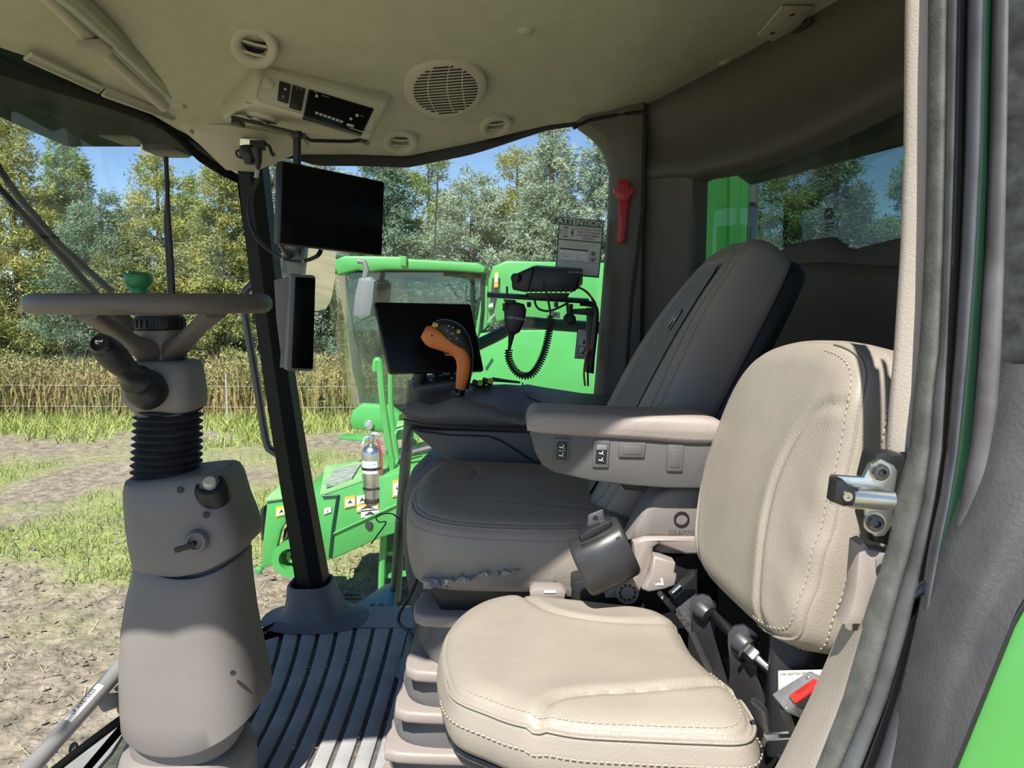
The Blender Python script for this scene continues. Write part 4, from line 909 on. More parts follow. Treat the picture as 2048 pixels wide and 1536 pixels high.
lb = thing('part_label', 'white printed parts label behind the folding seat', 'label', P(1556, 1390, .84)); link('paper', quadslab(G(), lbq, .002, .0005), 'sticker_white', lb)
q, u, v, n = quadframe(lbq); link('lettering', G().text('UML-SEATING SWIVEL', onq(q, .06, .13)+n*.0006, u, -v, .0042, 'LEFT'), 'sticker_dark', lb)
for i in range(3): link('print_line', quadslab(G(), subq(lbq, .52, .32+.16*i, .9, .40+.16*i, .0006), .0004, 0), 'print_grey', lb)
# red release buckle by the sill
bu = thing('seat_buckle', 'black belt buckle with a red release button beside the door sill', 'buckle', P(1590, 1400, .73))
bq = [P(1540, 1388, .76), P(1618, 1340, .73), P(1640, 1372, .70), P(1570, 1424, .73)]
link('housing', quadslab(G(), bq, .022, .003), mat('buckle_grey', (.20, .20, .21), .5, var=.2, vscale=60), bu)
rq = subq(bq, .32, .58, 1.02, 1.0, .001); rb = link('release_button', quadslab(G(), rq, .012, .002, .002), 'red_bright', bu)
q, u, v, n = quadframe(rq); link('lettering', G().text('PRESS', onq(q, .5, .45)+n*.0025, u, -v, .0075), 'red', rb)
link('button_frame', quadslab(G(), subq(bq, .28, 1.0, 1.0, 1.12, .0), .012, .001), 'black', bu)
for s, t in ((.08, .9), (.9, .3)): link('rivet', G().lathe([(.0012, .001), (.0018, 0)], onq([V(p) for p in bq], s, t)+quadframe(bq)[3]*.0005, quadframe(bq)[3], 10), 'steel', bu)
link('stalk', G().hexa([P(1556, 1415, .76), P(1580, 1425, .74), P(1600, 1480, .74), P(1585, 1485, .76)]+[q_+V((0.01, .012, 0)) for q_ in (P(1556, 1415, .76), P(1580, 1425, .74), P(1600, 1480, .74), P(1585, 1485, .76))], .001), 'black', bu)
# folded belt webbing and tongue between the two seats
bw = thing('belt_webbing', 'black seat belt webbing with tongue between the two seats', 'seat belt', P(1380, 1250, 1.15))
rows = [[P(1338, 1198, 1.14), P(1352, 1182, 1.16), P(1390, 1178, 1.15)], [P(1342, 1215, 1.14), P(1360, 1200, 1.145), P(1395, 1200, 1.14)], [P(1362, 1245, 1.14), P(1378, 1240, 1.135), P(1392, 1240, 1.13)], [P(1380, 1270, 1.13), P(1388, 1272, 1.125), P(1394, 1275, 1.12)]]
link('webbing', G().sheet([[V(a) for a in cr(r, 3)] for r in [[tuple(p) for p in rr_] for rr_ in rows]]), 'webbing', bw, 60)
link('tongue_frame', side(G(), [(1318, 1194), (1326, 1190), (1352, 1216), (1346, 1228)], 1.13, 1.15, .002), 'black', bw)
link('tongue', side(G(), [(1340, 1190), (1384, 1150), (1390, 1146), (1396, 1156), (1350, 1200)], 1.125, 1.14, .002), 'black', bw)
link('steel_edge', G().tube(pp([(1345, 1186), (1362, 1171)], 1.122), .0025, 6), 'steel', bw)
link('rivet', G().lathe([(.001, .001), (.003, .0)], P(1326, 1196, 1.128), (0, -1, 0), 10), 'steel', bw)
# --- driver's seat
ds = thing('driver_seat', 'large suspension seat in beige leather darkened for shade, in the middle of the cab', 'seat', (.02, 1.52, .01))
fr = (V((0, 1.52, .625)), X1, Y1, Z1); f2 = uvp(fr, 0)
ol = [(-.196, -.10), (-.205, 0), (-.203, .10), (-.185, .20), (-.14, .262), (-.05, .272), (.06, .262), (.16, .20), (.22, .10), (.235, 0), (.225, -.15), (.20, -.225), (.10, -.248), (-.05, -.25), (-.13, -.236), (-.175, -.19)]
pad = [f2(*p) for p in cr([(806, 985), (818, 950), (850, 935), (905, 931), (945, 945), (954, 957), (935, 970), (880, 978), (830, 988)], 5)]
nb = [f2(*p) for p in cr([(806, 1005), (850, 1018), (920, 1010), (1050, 1014), (1180, 1022), (1250, 1030)], 5)]
g, R_, _, _ = cushion(ol, fr, .125, .030, .014, .80, [(.93, .002, .007), (.955, .002, .007)], [(pad, .004, .004), (nb, .003, .005), (nb, -.003, .03)], lambda U, W, s: .010*np.clip((-U-.05)*3, -.3, .5)+.004*np.exp(-((U+.15)/.06)**2), under=.95)
cu = link('cushion', g, 'leather_shaded', ds, 60)
nearc = lambda p: p.y < 1.42
link('stitching', stitches(run_if(surf_pts(R_, NRI-1, fr, .001), nearc), Z1, .0075, .0048, .0007, False), 'thread_dark', cu, 0, kind='stuff')
link('piping', G().tube(run_if(surf_pts(R_, rat(.968), fr, .0005), nearc), .0018, 6), 'leather_shaded', cu)
# fabric insert on the cushion
fi = [f2(*p) for p in [(962, 930), (1060, 932), (1150, 950), (1225, 1000), (1235, 1018), (1120, 1010), (960, 1003), (850, 1010), (822, 1000), (880, 984), (948, 968), (960, 950)]]
# backrest
uD = V((0, 1, 0)); vD = V((.502, 0, .865)).normalized(); wD = V((-.865, 0, .502)).normalized()
fd = (V((.285, 1.55, .875)), uD, vD, wD)
hw = [(-.30, .205), (-.20, .222), (-.10, .222), (0, .205), (.10, .180), (.18, .160), (.235, .142)]
dol = [(-h, v_) for v_, h in hw]+[(-.115, .282), (-.05, .300), (.05, .300), (.115, .282)]+[(h, v_) for v_, h in reversed(hw)]+[(.12, -.335), (-.12, -.335)]
cpn = cr([(-.105, -.30), (-.118, -.15), (-.112, 0), (-.098, .12), (-.082, .20), (-.055, .228), (.0, .234), (.055, .228), (.082, .20), (.098, .12), (.112, 0), (.118, -.15), (.105, -.30)], 5)
g, R_, _, _ = cushion(dol, fd, .105, .028, .008, .76, [(.925, .0022, .007), (.95, .0022, .007)], [(cpn, .005, .005)], lambda U, W, s: -.012*np.exp(-(U/.09)**2)+.006*np.exp(-((abs(U)-.16)/.03)**2)+.008*np.sin((W+.1)*9), under=.96)
bk = link('backrest', g, 'leather_shaded', ds, 60)
# fabric centre panel lies just over the padding
o, u, v, w_ = fd; pan = np.array(cpn); rows = []
def facez(U, W): return .008-.012*math.exp(-(U/.09)**2)+.006*math.exp(-((abs(U)-.16)/.03)**2)+.008*math.sin((W+.1)*9)+.0015
for W in np.linspace(-.29, .226, 34):
    hwid = float(np.interp(W, [-.30, -.15, 0, .12, .20, .22, .232], [.102, .115, .109, .095, .079, .066, .03]))
    rows.append([o+u*U+v*W+w_*(facez(U, W)-.0022*(abs(U/hwid)**8)) for U in np.linspace(-hwid, hwid, 17)])
link('centre_panel', G().sheet(rows), 'seat_fabric', bk, 60)
nearb = lambda p: p.y < 1.50 and (p-fd[0]).dot(vD) < .285
for i_ in (rat(.905), rat(.97)): link('stitching', stitches(run_if(surf_pts(R_, i_, fd, .001), nearb), wD, .0085, .0055, .0007, False), 'thread_dark', bk, 0, kind='stuff')
sh = [tuple(p) for p in resample(cr([(a*.985, b_) for a, b_ in dol], 6, True), 84)]
link('back_shell', G().prism(sh, (fd[0], uD, vD, -wD), .100, .145, .02), 'black', ds)
# leaping deer badge
bo = fd[0]+vD*.095+wD*(facez(0, .095)+.0015); bu_, bv_ = -uD, vD
bd_ = link('emblem', G().prism(rrect(.034, .048, .010), (bo, uD, vD, wD), 0, .002, .0008), 'black', ds)
link('emblem_rim', G().tube([bo+uD*x+vD*y+wD*.002 for x, y in rrect(.032, .046, .010)]+[bo+uD*.016+vD*.013+wD*.002], .0008, 6), 'print_grey', bd_)
deer = [(-.30, .02), (-.12, .10), (.10, .12), (.20, .22), (.17, .34), (.26, .26), (.36, .24), (.28, .15), (.26, .02), (.34, -.10), (.24, -.16), (.20, -.04), (.06, -.02), (-.14, -.06), (-.26, -.22), (-.40, -.32), (-.34, -.20), (-.26, -.06)]
link('deer', G().prism([(-x*.034, y*.040) for x, y in deer], (bo, uD, vD, wD), .0021, .0028), 'print_grey', bd_)
link('deer', G().prism([(-x*.034, y*.040) for x, y in [(.16, .24), (.10, .36), (.0, .42), (.06, .46), (.15, .38), (.20, .30)]], (bo, uD, vD, wD), .0021, .0028), 'print_grey', bd_)
# left armrest
AY = 1.175
ar = link('armrest', side(G(), [(1058, 858), (1130, 866), (1260, 876), (1430, 885), (1430, 978), (1330, 977), (1260, 972), (1180, 962), (1110, 946), (1085, 932), (1070, 905)], AY, AY+.10, .005), 'charcoal', ds)
padr = [(1054, 852), (1060, 832), (1072, 825), (1110, 825), (1250, 832), (1440, 842), (1440, 888), (1260, 881), (1120, 872), (1056, 864)]
link('armrest_pad', side(G(), padr, AY-.008, AY+.112, .010, 60), mat('pad_vinyl', (.29, .25, .23), .5, var=.05, vscale=20, bump=.25, bscale=500), ar, 60)
def rocker(x0, y0, x1, y1, nm, skew=1.5, Yq=AY-.001):
    q = [P(x0+skew, y0, Yq), P(x1+skew, y0+1, Yq), P(x1-skew, y1+1, Yq), P(x0-skew, y1, Yq)]
    return q, link(nm, quadslab(G(), q, .006, .0018, .003), 'charcoal', ar)
q, rk = rocker(1108, 876, 1138, 924, 'rocker_switch'); rb_ = link('rocker', quadslab(G(), subq(q, .14, .12, .86, .88, .003), .003, .001, .001), 'black', rk)
def seaticon(q, s, t, sc=1.0):
    q_, u, v, n = quadframe(q); u = u.normalized(); v = -v.normalized(); o = onq(q_, s, t)+n*.0045; g = G()
    g.prism([(-.0042*sc, .0006*sc), (-.004*sc, -.0012*sc), (.0018*sc, -.0020*sc), (.0032*sc, .0036*sc), (.0022*sc, .0040*sc), (.0008*sc, -.0004*sc)], (o, u, v, n), 0, .0003)
    g.prism([(.0030*sc, -.0022*sc), (.0044*sc, -.0034*sc), (.0044*sc, -.0016*sc)], (o, u, v, n), 0, .0003); return g
for t in (.34, .68): link('seat_symbol', seaticon(q, .5, t), 'white', rb_)
link('divider', quadslab(G(), subq(q, .25, .49, .75, .515, .0042), .0004, 0), 'print_grey', rb_)
q, rk = rocker(1186, 880, 1218, 934, 'rocker_switch'); rb_ = link('rocker', quadslab(G(), subq(q, .16, .12, .84, .86, .003), .003, .001, .001), 'black', rk)
link('lit_face', quadslab(G(), subq(q, .18, .14, .82, .34, .0042), .002, .0008, .0015), 'grey_plastic', rb_)
for t in (.45, .70): link('fan_symbol', seaticon(q, .5, t, .9), 'white', rb_)
q, rk = rocker(1238, 884, 1290, 914, 'blank_plate'); link('blank_insert', quadslab(G(), subq(q, .16, .22, .84, .80, .003), .003, .001, .001), 'charcoal', rk)
q, rk = rocker(1334, 889, 1366, 942, 'blank_plate'); link('blank_insert', quadslab(G(), subq(q, .2, .16, .8, .84, .003), .003, .001, .001), 'charcoal', rk)
link('armrest_hinge', side(G(), [(1240, 968), (1300, 974), (1290, 984), (1250, 980)], AY+.02, AY+.08, .002), 'black', ar)
# side cover with round plug and moulded name, lower arm, lever
sc = link('side_cover', side(G(), [(1258, 1082), (1275, 1046), (1292, 1016), (1312, 992), (1340, 978), (1420, 972), (1420, 1078), (1300, 1076)], 1.205, 1.27, .008), 'taupe', ds, 50)
link('plug', ringg(P(1363, 1038, 1.204), .0095, .0125, .0015, 24), 'black', sc)
link('name_plate', G().text('GRAMMER', P(1337, 1064, 1.2035), X1, Z1, .0105, 'LEFT', .0006), 'panel_taupe', sc)
ra = link('recliner_arm', side(G(), [(1266, 1084), (1290, 1076), (1420, 1076), (1420, 1110), (1372, 1111), (1318, 1090), (1308, 1096), (1306, 1120), (1298, 1150), (1284, 1180), (1272, 1198), (1212, 1198), (1220, 1176), (1240, 1152), (1262, 1128), (1270, 1108)], 1.195, 1.24, .006), 'taupe_light', ds, 50)
link('recliner_shelf', side(G(), [(1308, 1096), (1320, 1088), (1400, 1090), (1400, 1110), (1310, 1106)], 1.215, 1.26, .003), 'taupe', ra)
kb = link('adjuster_knob', G().lathe([(.0, .006), (.0115, .006), (.0125, .004), (.0135, .006), (.017, .006), (.0185, .003), (.0185, -.004)], P(1255, 1185, 1.193), (0, -1, 0), 26), 'taupe_light', ra)
for k in range(10): a = 2*math.pi*k/10; link('knob_slot', G().box(P(1255, 1185, 1.187)+V((math.cos(a)*.0125, 0, math.sin(a)*.0125)), (.0035, .001, .0035)), 'black', kb)
lv = link('recline_lever', side(G(), [(1308, 1112), (1352, 1128), (1349, 1146), (1354, 1150), (1352, 1172), (1330, 1180), (1298, 1186), (1286, 1180), (1292, 1168), (1302, 1148)], 1.18, 1.22, .004), 'taupe_light', ds, 50)
g = G(); o_ = P(1318, 1164, 1.1795); g.prism([(-.009, -.001), (-.004, -.004), (-.004, -.002), (.004, -.0015), (.0015, .006), (.0055, .006), (.0075, -.005), (-.004, -.005), (-.004, -.0065)], (o_, X1, Z1, -Y1), 0, .0004)
link('lever_symbol', g, 'white', lv)
link('dark_mount', G().hexa([V((.10, 1.22, .44)), V((.34, 1.22, .44)), V((.34, 1.30, .44)), V((.10, 1.30, .44)), V((.10, 1.22, .54)), V((.34, 1.22, .60)), V((.34, 1.30, .60)), V((.10, 1.30, .54))], .004), 'black', ds)
# belt retractor: half-round black box with the belt tongue above it
RX = V((.91, 0, .41)).normalized(); RZ = V((-.41, 0, .91)).normalized(); ro = P(1208, 1112, 1.115)
prof_ = [tuple(p) for p in resample(cr([(.030, .03), (.037, .02), (.038, -.012), (.030, -.028), (.010, -.036), (-.015, -.036), (-.036, -.026), (-.050, -.004), (-.052, .02), (-.045, .03)], 5, True), 40)]
rt = link('belt_retractor', G().loft([[ro+RX*x+RZ*(z*k+dz)+Y1*(y*k) for z, y in prof_] for x, k, dz in ((-.042, .86, 0), (-.040, .95, 0), (-.036, 1, 0), (.0, 1.0, .0), (.036, 1, .004), (.040, .95, .004), (.042, .86, .004))]), mat('retractor_black', (.028, .029, .031), .38, var=.15, vscale=40), ds, 45)
link('retractor_ridge', G().box(ro+RZ*.033-Y1*.0, (.05, .05, .006), (RX, Y1, RZ), .002), 'black', rt)
for a_, b_ in ((-.032, .012), (.030, .026)): link('screw_hole', G().lathe([(.004, 0), (.0015, -.001)], ro+RX*a_+RZ*b_-Y1*.0325, (0, -1, 0), 12), 'steel_dark', rt)
tq = [P(1176, 1030, 1.12), P(1206, 1018, 1.12), P(1212, 1058, 1.115), P(1174, 1078, 1.115)]
tn = link('belt_tongue', quadslab(G(), tq, .004, .001), 'steel_dark', rt); link('tongue_hole', G().lathe([(.004, 0), (.004, .0006)], P(1191, 1036, 1.1185), (0, -1, 0), 14), 'black', tn)
link('tongue_grip', side(G(), [(1158, 1072), (1176, 1060), (1216, 1042), (1224, 1040), (1222, 1056), (1190, 1074), (1164, 1088)], 1.10, 1.13, .003), 'black', rt)
# crumpled clear film under the cushion front
g = G(); base = [(850, 1164), (880, 1162), (915, 1156), (950, 1150), (985, 1144), (1020, 1140), (1040, 1136)]; rows = []
for k, (x, y) in enumerate(cr(base, 6)):
    rows.append([P(x+random.uniform(-6, 6), y-12, 1.32), P(x+random.uniform(-8, 8), y-2+random.uniform(-4, 4), 1.27+random.uniform(-.012, .012)), P(x+random.uniform(-9, 9), y+5+random.uniform(-7, 7), 1.26+random.uniform(-.015, .015)), P(x+random.uniform(-9, 9), y+9+random.uniform(-9, 6), 1.28+random.uniform(-.015, .015))])
link('protective_film', G().sheet(rows), 'film', ds, 0)
# suspension: under-frame, bellows plates, front lever handles
link('under_frame', G().hexa([V((-.12, 1.30, .44)), V((.24, 1.30, .44)), V((.24, 1.74, .44)), V((-.12, 1.74, .44)), V((-.15, 1.29, .515)), V((.24, 1.29, .515)), V((.24, 1.75, .515)), V((-.15, 1.75, .515))], .01), 'black', ds)
link('frame_rail', G().hexa([P(890, 1176, 1.28), P(1170, 1158, 1.28), P(1170, 1150, 1.33), P(890, 1166, 1.33)]+[q_+V((0, 0, .012)) for q_ in (P(890, 1176, 1.28), P(1170, 1158, 1.28), P(1170, 1150, 1.33), P(890, 1166, 1.33))], .002), 'charcoal', ds)
link('rail_cover', side(G(), [(1060, 1190), (1060, 1168), (1070, 1166), (1108, 1165), (1118, 1178), (1160, 1182), (1160, 1195)], 1.25, 1.29, .002), 'charcoal', ds)
link('lever_handle', side(G(), [(1060, 1186), (1070, 1178), (1122, 1179), (1132, 1187), (1130, 1200), (1060, 1200)], 1.21, 1.245, .004), 'taupe_light', ds)
link('lever_symbol', side(G(), [(1088, 1182), (1112, 1182), (1112, 1186), (1088, 1186)], 1.2085, 1.211), 'white', ds)
fs = [(.435, .0), (.40, .0)]
zs = [(.44, -.155), (.40, -.165), (.385, -.175), (.35, -.155), (.325, -.18), (.30, -.205), (.285, -.20), (.265, -.17), (.245, -.20), (.225, -.225), (.205, -.22), (.19, -.19), (.175, -.215), (.155, -.235), (.135, -.235), (.12, -.21), (.105, -.225), (.085, -.24), (.06, -.24), (.05, -.21)]
rings = []
for z, xf in zs: rings.append([V((.02+x, 1.52+y, z)) for x, y in superell(-(xf-.02) if True else .2, .235, 6.0, 44)])
link('suspension_bellows', G().loft(rings), 'charcoal', ds, 60)
for i, (z, xf, yf) in enumerate(((.46, -.17, 1.30), (.36, -.185, 1.285), (.285, -.205, 1.28), (.21, -.225, 1.275), (.145, -.235, 1.27))):
    pl = [tuple(p) for p in resample(cr([(xf, 1.30+.06), (xf-.002, 1.30), (xf+.03, 1.272), (.05, 1.262), (.28, 1.262), (.28, 1.36), (xf+.05, 1.40)], 6, True), 48)]
    link('skirt_plate', G().prism(pl, (V((0, 0, z)), X1, Y1, -Z1), 0, .022, .006), 'taupe_light', ds, 50)
link('base_plinth', G().hexa([V((-.22, 1.27, .008)), V((.28, 1.27, .008)), V((.28, 1.78, .008)), V((-.22, 1.78, .008)), V((-.20, 1.29, .06)), V((.28, 1.29, .06)), V((.28, 1.76, .06)), V((-.20, 1.76, .06))], .01), 'charcoal', ds)
# ------------------------------------------------------------------ steering wheel and column
sw = thing('steering_handwheel', 'brown steering wheel with slanted spokes and black ribbed hub ring', 'steering wheel', P(308, 700, 1.48))
WC = P(309, 607, 1.48); WR = .199
g = G(); rings = []
for i in range(73):
    a = 2*math.pi*i/72; d = V((math.cos(a), math.sin(a), 0)); rings.append([WC+d*(WR+.0175*math.cos(b))+Z1*(.0185*math.sin(b)) for b in np.linspace(0, 2*math.pi, 15)[:-1]])
g.loft(rings, False, False); mat('wheel_skin', (.115, .097, .085), .5, var=.06, vscale=9, bump=.2, bscale=600); link('rim', g, 'wheel_skin', sw, 60)
HB = P(322, 690, 1.48)
def spoke(ang, w0=.020):
    d = V((math.cos(ang), math.sin(ang), 0)); a = HB+d*.030+Z1*-.016; b = WC+d*(WR-.004)+Z1*-.012
    sd_ = d.cross(Z1); pts = [a, a*.66+b*.34+Z1*-.002, a*.3+b*.7, b]
    rings = []
    for k, p in enumerate(pts):
        w_ = w0*(1.25, 1.0, .95, 1.2)[k]; h = (.024, .014, .012, .014)[k]; rings.append([p+sd_*x+Z1*y for x, y in superell(w_, h, 3, 14)])
    return G().loft(rings)
for ang in (math.radians(262), math.radians(325), math.radians(140)): link('spoke', spoke(ang), 'wheel_skin', sw, 60)
link('hub', G().lathe([(.030, -.028), (.046, -.026), (.047, .0), (.046, .028), (.043, .030)], HB, (0, 0, 1), 36), 'taupe', sw)
kr = link('hub_ring', G().lathe([(.040, .030), (.044, .032), (.044, .052), (.041, .056), (.036, .057), (.030, .052)], HB, (0, 0, 1), 36), 'black', sw)
for k in range(22): a = 2*math.pi*k/22; link('ring_grip', G().box(HB+V((math.cos(a)*.0445, math.sin(a)*.0445, .042)), (.004, .0055, .016), (V((math.cos(a), math.sin(a), 0)), V((-math.sin(a), math.cos(a), 0)), Z1), .0012), 'black', kr)
link('cover_cap', G().lathe([(.038, .054), (.037, .064), (.030, .068), (.0, .069)], HB, (0, 0, 1), 30), 'taupe', sw)
KN = P(278, 583, 1.60)
kn = link('spinner_base', G().lathe([(.014, -.02), (.018, -.012), (.017, .004), (.013, .012)], KN, (0, 0, 1), 18), 'knob_green', sw)
link('spinner_knob', G().lathe([(.012, .004), (.020, .010), (.027, .018), (.0285, .026), (.026, .034), (.018, .039), (.0, .040)], KN, (0, 0, 1), 24), 'knob_green', sw)

sc_ = thing('steering_column', 'tall taupe steering column with black bellows standing at the windshield', 'column', P(330, 1500, 1.45))
CY = 1.46
def prings(spec, p=3.0, n=40, Yc=CY):
    """spec: (py, px_left, px_right, half_depth[, y shift]) read at the column's depth"""
    R = []
    for s in spec:
        py, xl, xr, hd = s[:4]; dy = s[4] if len(s) > 4 else 0; sl = s[5] if len(s) > 5 else 0
        Yn = Yc+dy-hd*.55; a = P(xl, py, Yn); b = P(xr, py, Yn); cx = (a.x+b.x)/2; rx = (b.x-a.x)/2
        R.append([V((cx+x, Yc+dy+y, a.z+sl*x/rx)) for x, y in superell(rx, hd, p, n)])
    return R
sh_ = link('stalk_housing', G().loft(prings([(722, 268, 374, .045, 0), (728, 256, 380, .055), (750, 242, 384, .062), (785, 238, 388, .065), (806, 240, 390, .062, 0, -.006), (822, 262, 386, .055, 0, .0), (834, 274, 360, .048), (850, 283, 340, .040), (860, 290, 330, .032)], 3.2)), 'taupe', sc_, 60)
link('shaft', G().lathe([(.02, 0), (.02, .06)], P(322, 735, 1.48), (0, 0, 1), 18), 'black', sc_)
# multi-function stalk pointing up towards the door
a0 = P(286, 772, 1.37); a1 = P(204, 690, 1.24); ad = (a1-a0).normalized(); ln = (a1-a0).length
stk = link('stalk', G().lathe([(.034, -.03), (.036, -.012), (.034, .0), (.028, .012), (.026, .022), (.028, .028), (.022, .036), (.0185, .045), (.0195, .060), (.0205, .080), (.0212, .082), (.0225, .100), (.0215, .104), (.0235, .106), (.0230, ln*.86), (.0205, ln*.97), (.019, ln)], a0, ad, 28), 'black', sc_)
cap_ = link('horn_button', G().lathe([(.0185, ln-.004), (.0180, ln+.004), (.015, ln+.009), (.0, ln+.010)], a0, ad, 24), 'black_gloss', stk)
hu = ad.cross(Z1).normalized()*-1; hu = hu if hu.x > 0 else -hu; hv = ad.cross(hu); hv = hv if hv.z > 0 else -hv
link('horn_symbol', G().prism([(-.006, -.0005), (-.006, .004), (-.004, .0025), (.003, .0022), (.0055, .004), (.0055, -.0015), (.003, .0), (-.003, .0), (-.003, -.003), (.001, -.003), (.001, -.004), (-.004, -.004)], (a0+ad*(ln+.0105), hu, hv, ad), 0, .0004), 'white', cap_)
# bellows
rings = []; bz0 = 812; c0 = P(333, 960, CY); c1 = P(337, 812, CY)
NPL = 11
for k in range(NPL*2+1):
    t = k/(NPL*2); c = c0*(1-t)+c1*t; big = k % 2 == 1; r = (.0655 if big else .0545)-.003*t
    rings.append([c+V((math.cos(a)*r, math.sin(a)*r, (.0015 if k % 4 else -.001)*math.sin(a*2))) for a in np.linspace(0, 2*math.pi, 37)[:-1]])
link('bellows', G().loft(rings), 'rubber', sc_, 28)
link('bellows_collar', G().lathe([(.070, -.012), (.073, -.006), (.072, .004), (.064, .008)], P(333, 962, CY), (0.0, 0, 1), 36), 'black', sc_)
# tilting upper cover with key switch and button
def tilted(spec, p, fn):
    out = []
    for k, r_ in enumerate(prings(spec, p, 64)):
        xs_ = [q_.x for q_ in r_]; cx = (min(xs_)+max(xs_))/2; rx = (max(xs_)-min(xs_))/2; out.append([q_+V((0, 0, fn(k, (q_.x-cx)/rx, q_.y-CY))) for q_ in r_])
    return out
ucs = [(948, 268, 440, .060), (950, 258, 446, .070), (957, 248, 450, .080), (972, 245, 456, .086), (1010, 247, 467, .092), (1050, 250, 482, .095), (1080, 255, 490, .095), (1108, 262, 488, .093), (1112, 266, 484, .090)]
uc = link('upper_cover', G().loft(tilted(ucs, 4.2, lambda k, t, y: (.012*t-.026*(1-t*t) if k >= 7 else (.006*t-.010*(1-t*t) if k == 6 else (.010*t if k < 4 else 0))))), 'taupe', sc_, 42)
pod = P(422, 972, CY-.075); pn = V((.12, -.55, .83)).normalized()
pd = link('button_pod', G().lathe([(.032, -.030), (.030, -.004), (.026, .004), (.021, .006), (.019, .0), (.0, -.002)], pod, pn, 28), 'black', uc)
link('push_button', G().lathe([(.0115, -.004), (.0115, .010), (.010, .012), (.0, .0125)], pod+V((-.002, 0, .002)), pn, 20), 'button_cream', pd)
kb_ = P(393, 1083, CY-.105); ks = link('key_switch', G().lathe([(.0215, -.02), (.0205, .004), (.017, .009), (.013, .010), (.0115, .006), (.0, .006)], kb_, (.15, -1, .1), 24), 'taupe', uc)
link('key', G().box(kb_+V((-.012, -.022, -.004)), (.036, .006, .010), (V((.95, .2, .25)).normalized(), V((-.2, .97, 0)).normalized(), V((-.25, 0, .96)).normalized()), .002), 'black', ks)
link('key_blade', G().tube([kb_+V((0, -.008, 0)), kb_+V((-.004, -.022, -.002))], .005, 8), 'black', ks)
def dimple(par, px, py, Y, r=.006): link('screw_hole', G().lathe([(r, 0), (r*.9, .0015), (r*.4, .001)], P(px, py, Y), (0, -1, .1), 14), 'black', par)
dimple(uc, 360, 980, CY-.090); dimple(uc, 412, 1030, CY-.0955); dimple(uc, 262, 1066, CY-.072)
# neck and big lower shroud, foot shrouds
link('neck', G().loft(prings([(1090, 275, 480, .080, .01), (1120, 268, 474, .082, .01), (1160, 272, 470, .082, .01)], 3.2)), 'taupe', sc_, 60)
lsw = [(1112, 272, 470, .086), (1118, 266, 472, .094), (1150, 258, 470, .098), (1200, 244, 472, .104), (1260, 234, 480, .108), (1320, 230, 490, .112), (1370, 229, 500, .116), (1405, 230, 508, .118), (1428, 234, 506, .116), (1450, 244, 486, .108)]
lsw = [(1116, 274, 464, .086), (1112, 268, 470, .094), (1116, 264, 472, .097), (1150, 256, 471, .101), (1200, 244, 474, .106), (1260, 234, 481, .110), (1320, 230, 491, .114), (1370, 229, 501, .118), (1405, 230, 508, .120), (1432, 232, 509, .121), (1436, 236, 505, .118), (1430, 242, 498, .112)]
ls = link('lower_shroud', G().loft(tilted(lsw, 3.0, lambda k, t, y: (-.030*(1-t*t)-.008*t if k < 3 else (-.018*(1-t*t) if k == 3 else (-.048*(1-(t*.95+.1)**2) if k >= 9 else (-.022*(1-t*t) if k == 8 else 0))))), False, False), 'taupe', sc_, 42)
dimple(ls, 466, 1346, CY-.098, .0055)
link('foot_shroud', G().loft(prings([(1400, 246, 470, .096), (1440, 246, 466, .098), (1490, 250, 462, .100), (1520, 256, 456, .098), (1560, 262, 450, .09)], 2.7)), 'taupe', sc_, 60)
fz = prings([(1500, 262, 440, .085, .0), (1506, 236, 462, .10), (1520, 228, 470, .108), (1560, 212, 480, .120), (1640, 206, 482, .125), (1740, 204, 484, .13)], 2.7)
fz.append([V((p.x, p.y, .004)) for p in fz[-1]]); link('foot_shroud', G().loft(fz), 'taupe', sc_, 60)
link('side_slot', G().hexa([P(229, 1376, 1.40), P(247, 1376, 1.372), P(247, 1382, 1.372), P(229, 1382, 1.40)]+[q_+V((0, .03, 0)) for q_ in (P(229, 1376, 1.40), P(247, 1376, 1.372), P(247, 1382, 1.372), P(229, 1382, 1.40))]), 'black', ls)
link('side_slot', G().hexa([P(232, 1410, 1.40), P(244, 1412, 1.372), P(242, 1432, 1.372), P(234, 1424, 1.40)]+[q_+V((0, .03, 0)) for q_ in (P(232, 1410, 1.40), P(244, 1412, 1.372), P(242, 1432, 1.372), P(234, 1424, 1.40))]), 'black', ls)
# footrest bar with bracket and printed strip
fr_b = thing('footrest_bar', 'grey tube footrest running from the column to the lower left corner', 'footrest', P(140, 1460, 1.25))
FA, FB = P(246, 1330, 1.46), P(40, 1560, 1.20)
link('tube', G().tube([FA, FB], .0155, 18), 'grey_tube', fr_b)
link('bracket', G().hexa([P(178, 1392, 1.37), P(248, 1384, 1.43), P(248, 1410, 1.43), P(205, 1426, 1.40)]+[q_+V((.0, .012, -.004)) for q_ in (P(178, 1392, 1.37), P(248, 1384, 1.43), P(248, 1410, 1.43), P(205, 1426, 1.40))], .003), 'grey_tube', fr_b)
fu = (FB-FA).normalized(); fs_ = fu.cross(V((0, -.75, .66))).normalized(); fn = fs_.cross(fu); fn = fn if fn.y < 0 else -fn
mid_ = FA*.62+FB*.38
rows = [[mid_+fu*t+fn*(.0158*math.cos(a))+fs_*(.0158*math.sin(a)) for a in np.linspace(-.6, .35, 7)] for t in (-.035, .055)]
stp = link('print_strip', G().sheet(rows), 'sticker_white', fr_b)
tu = -fu if fu.x < 0 else fu
link('lettering', G().text('LP AXE15620', mid_+fu*.01+fn*.0162, tu, fn.cross(tu), .011), 'sticker_dark', stp)
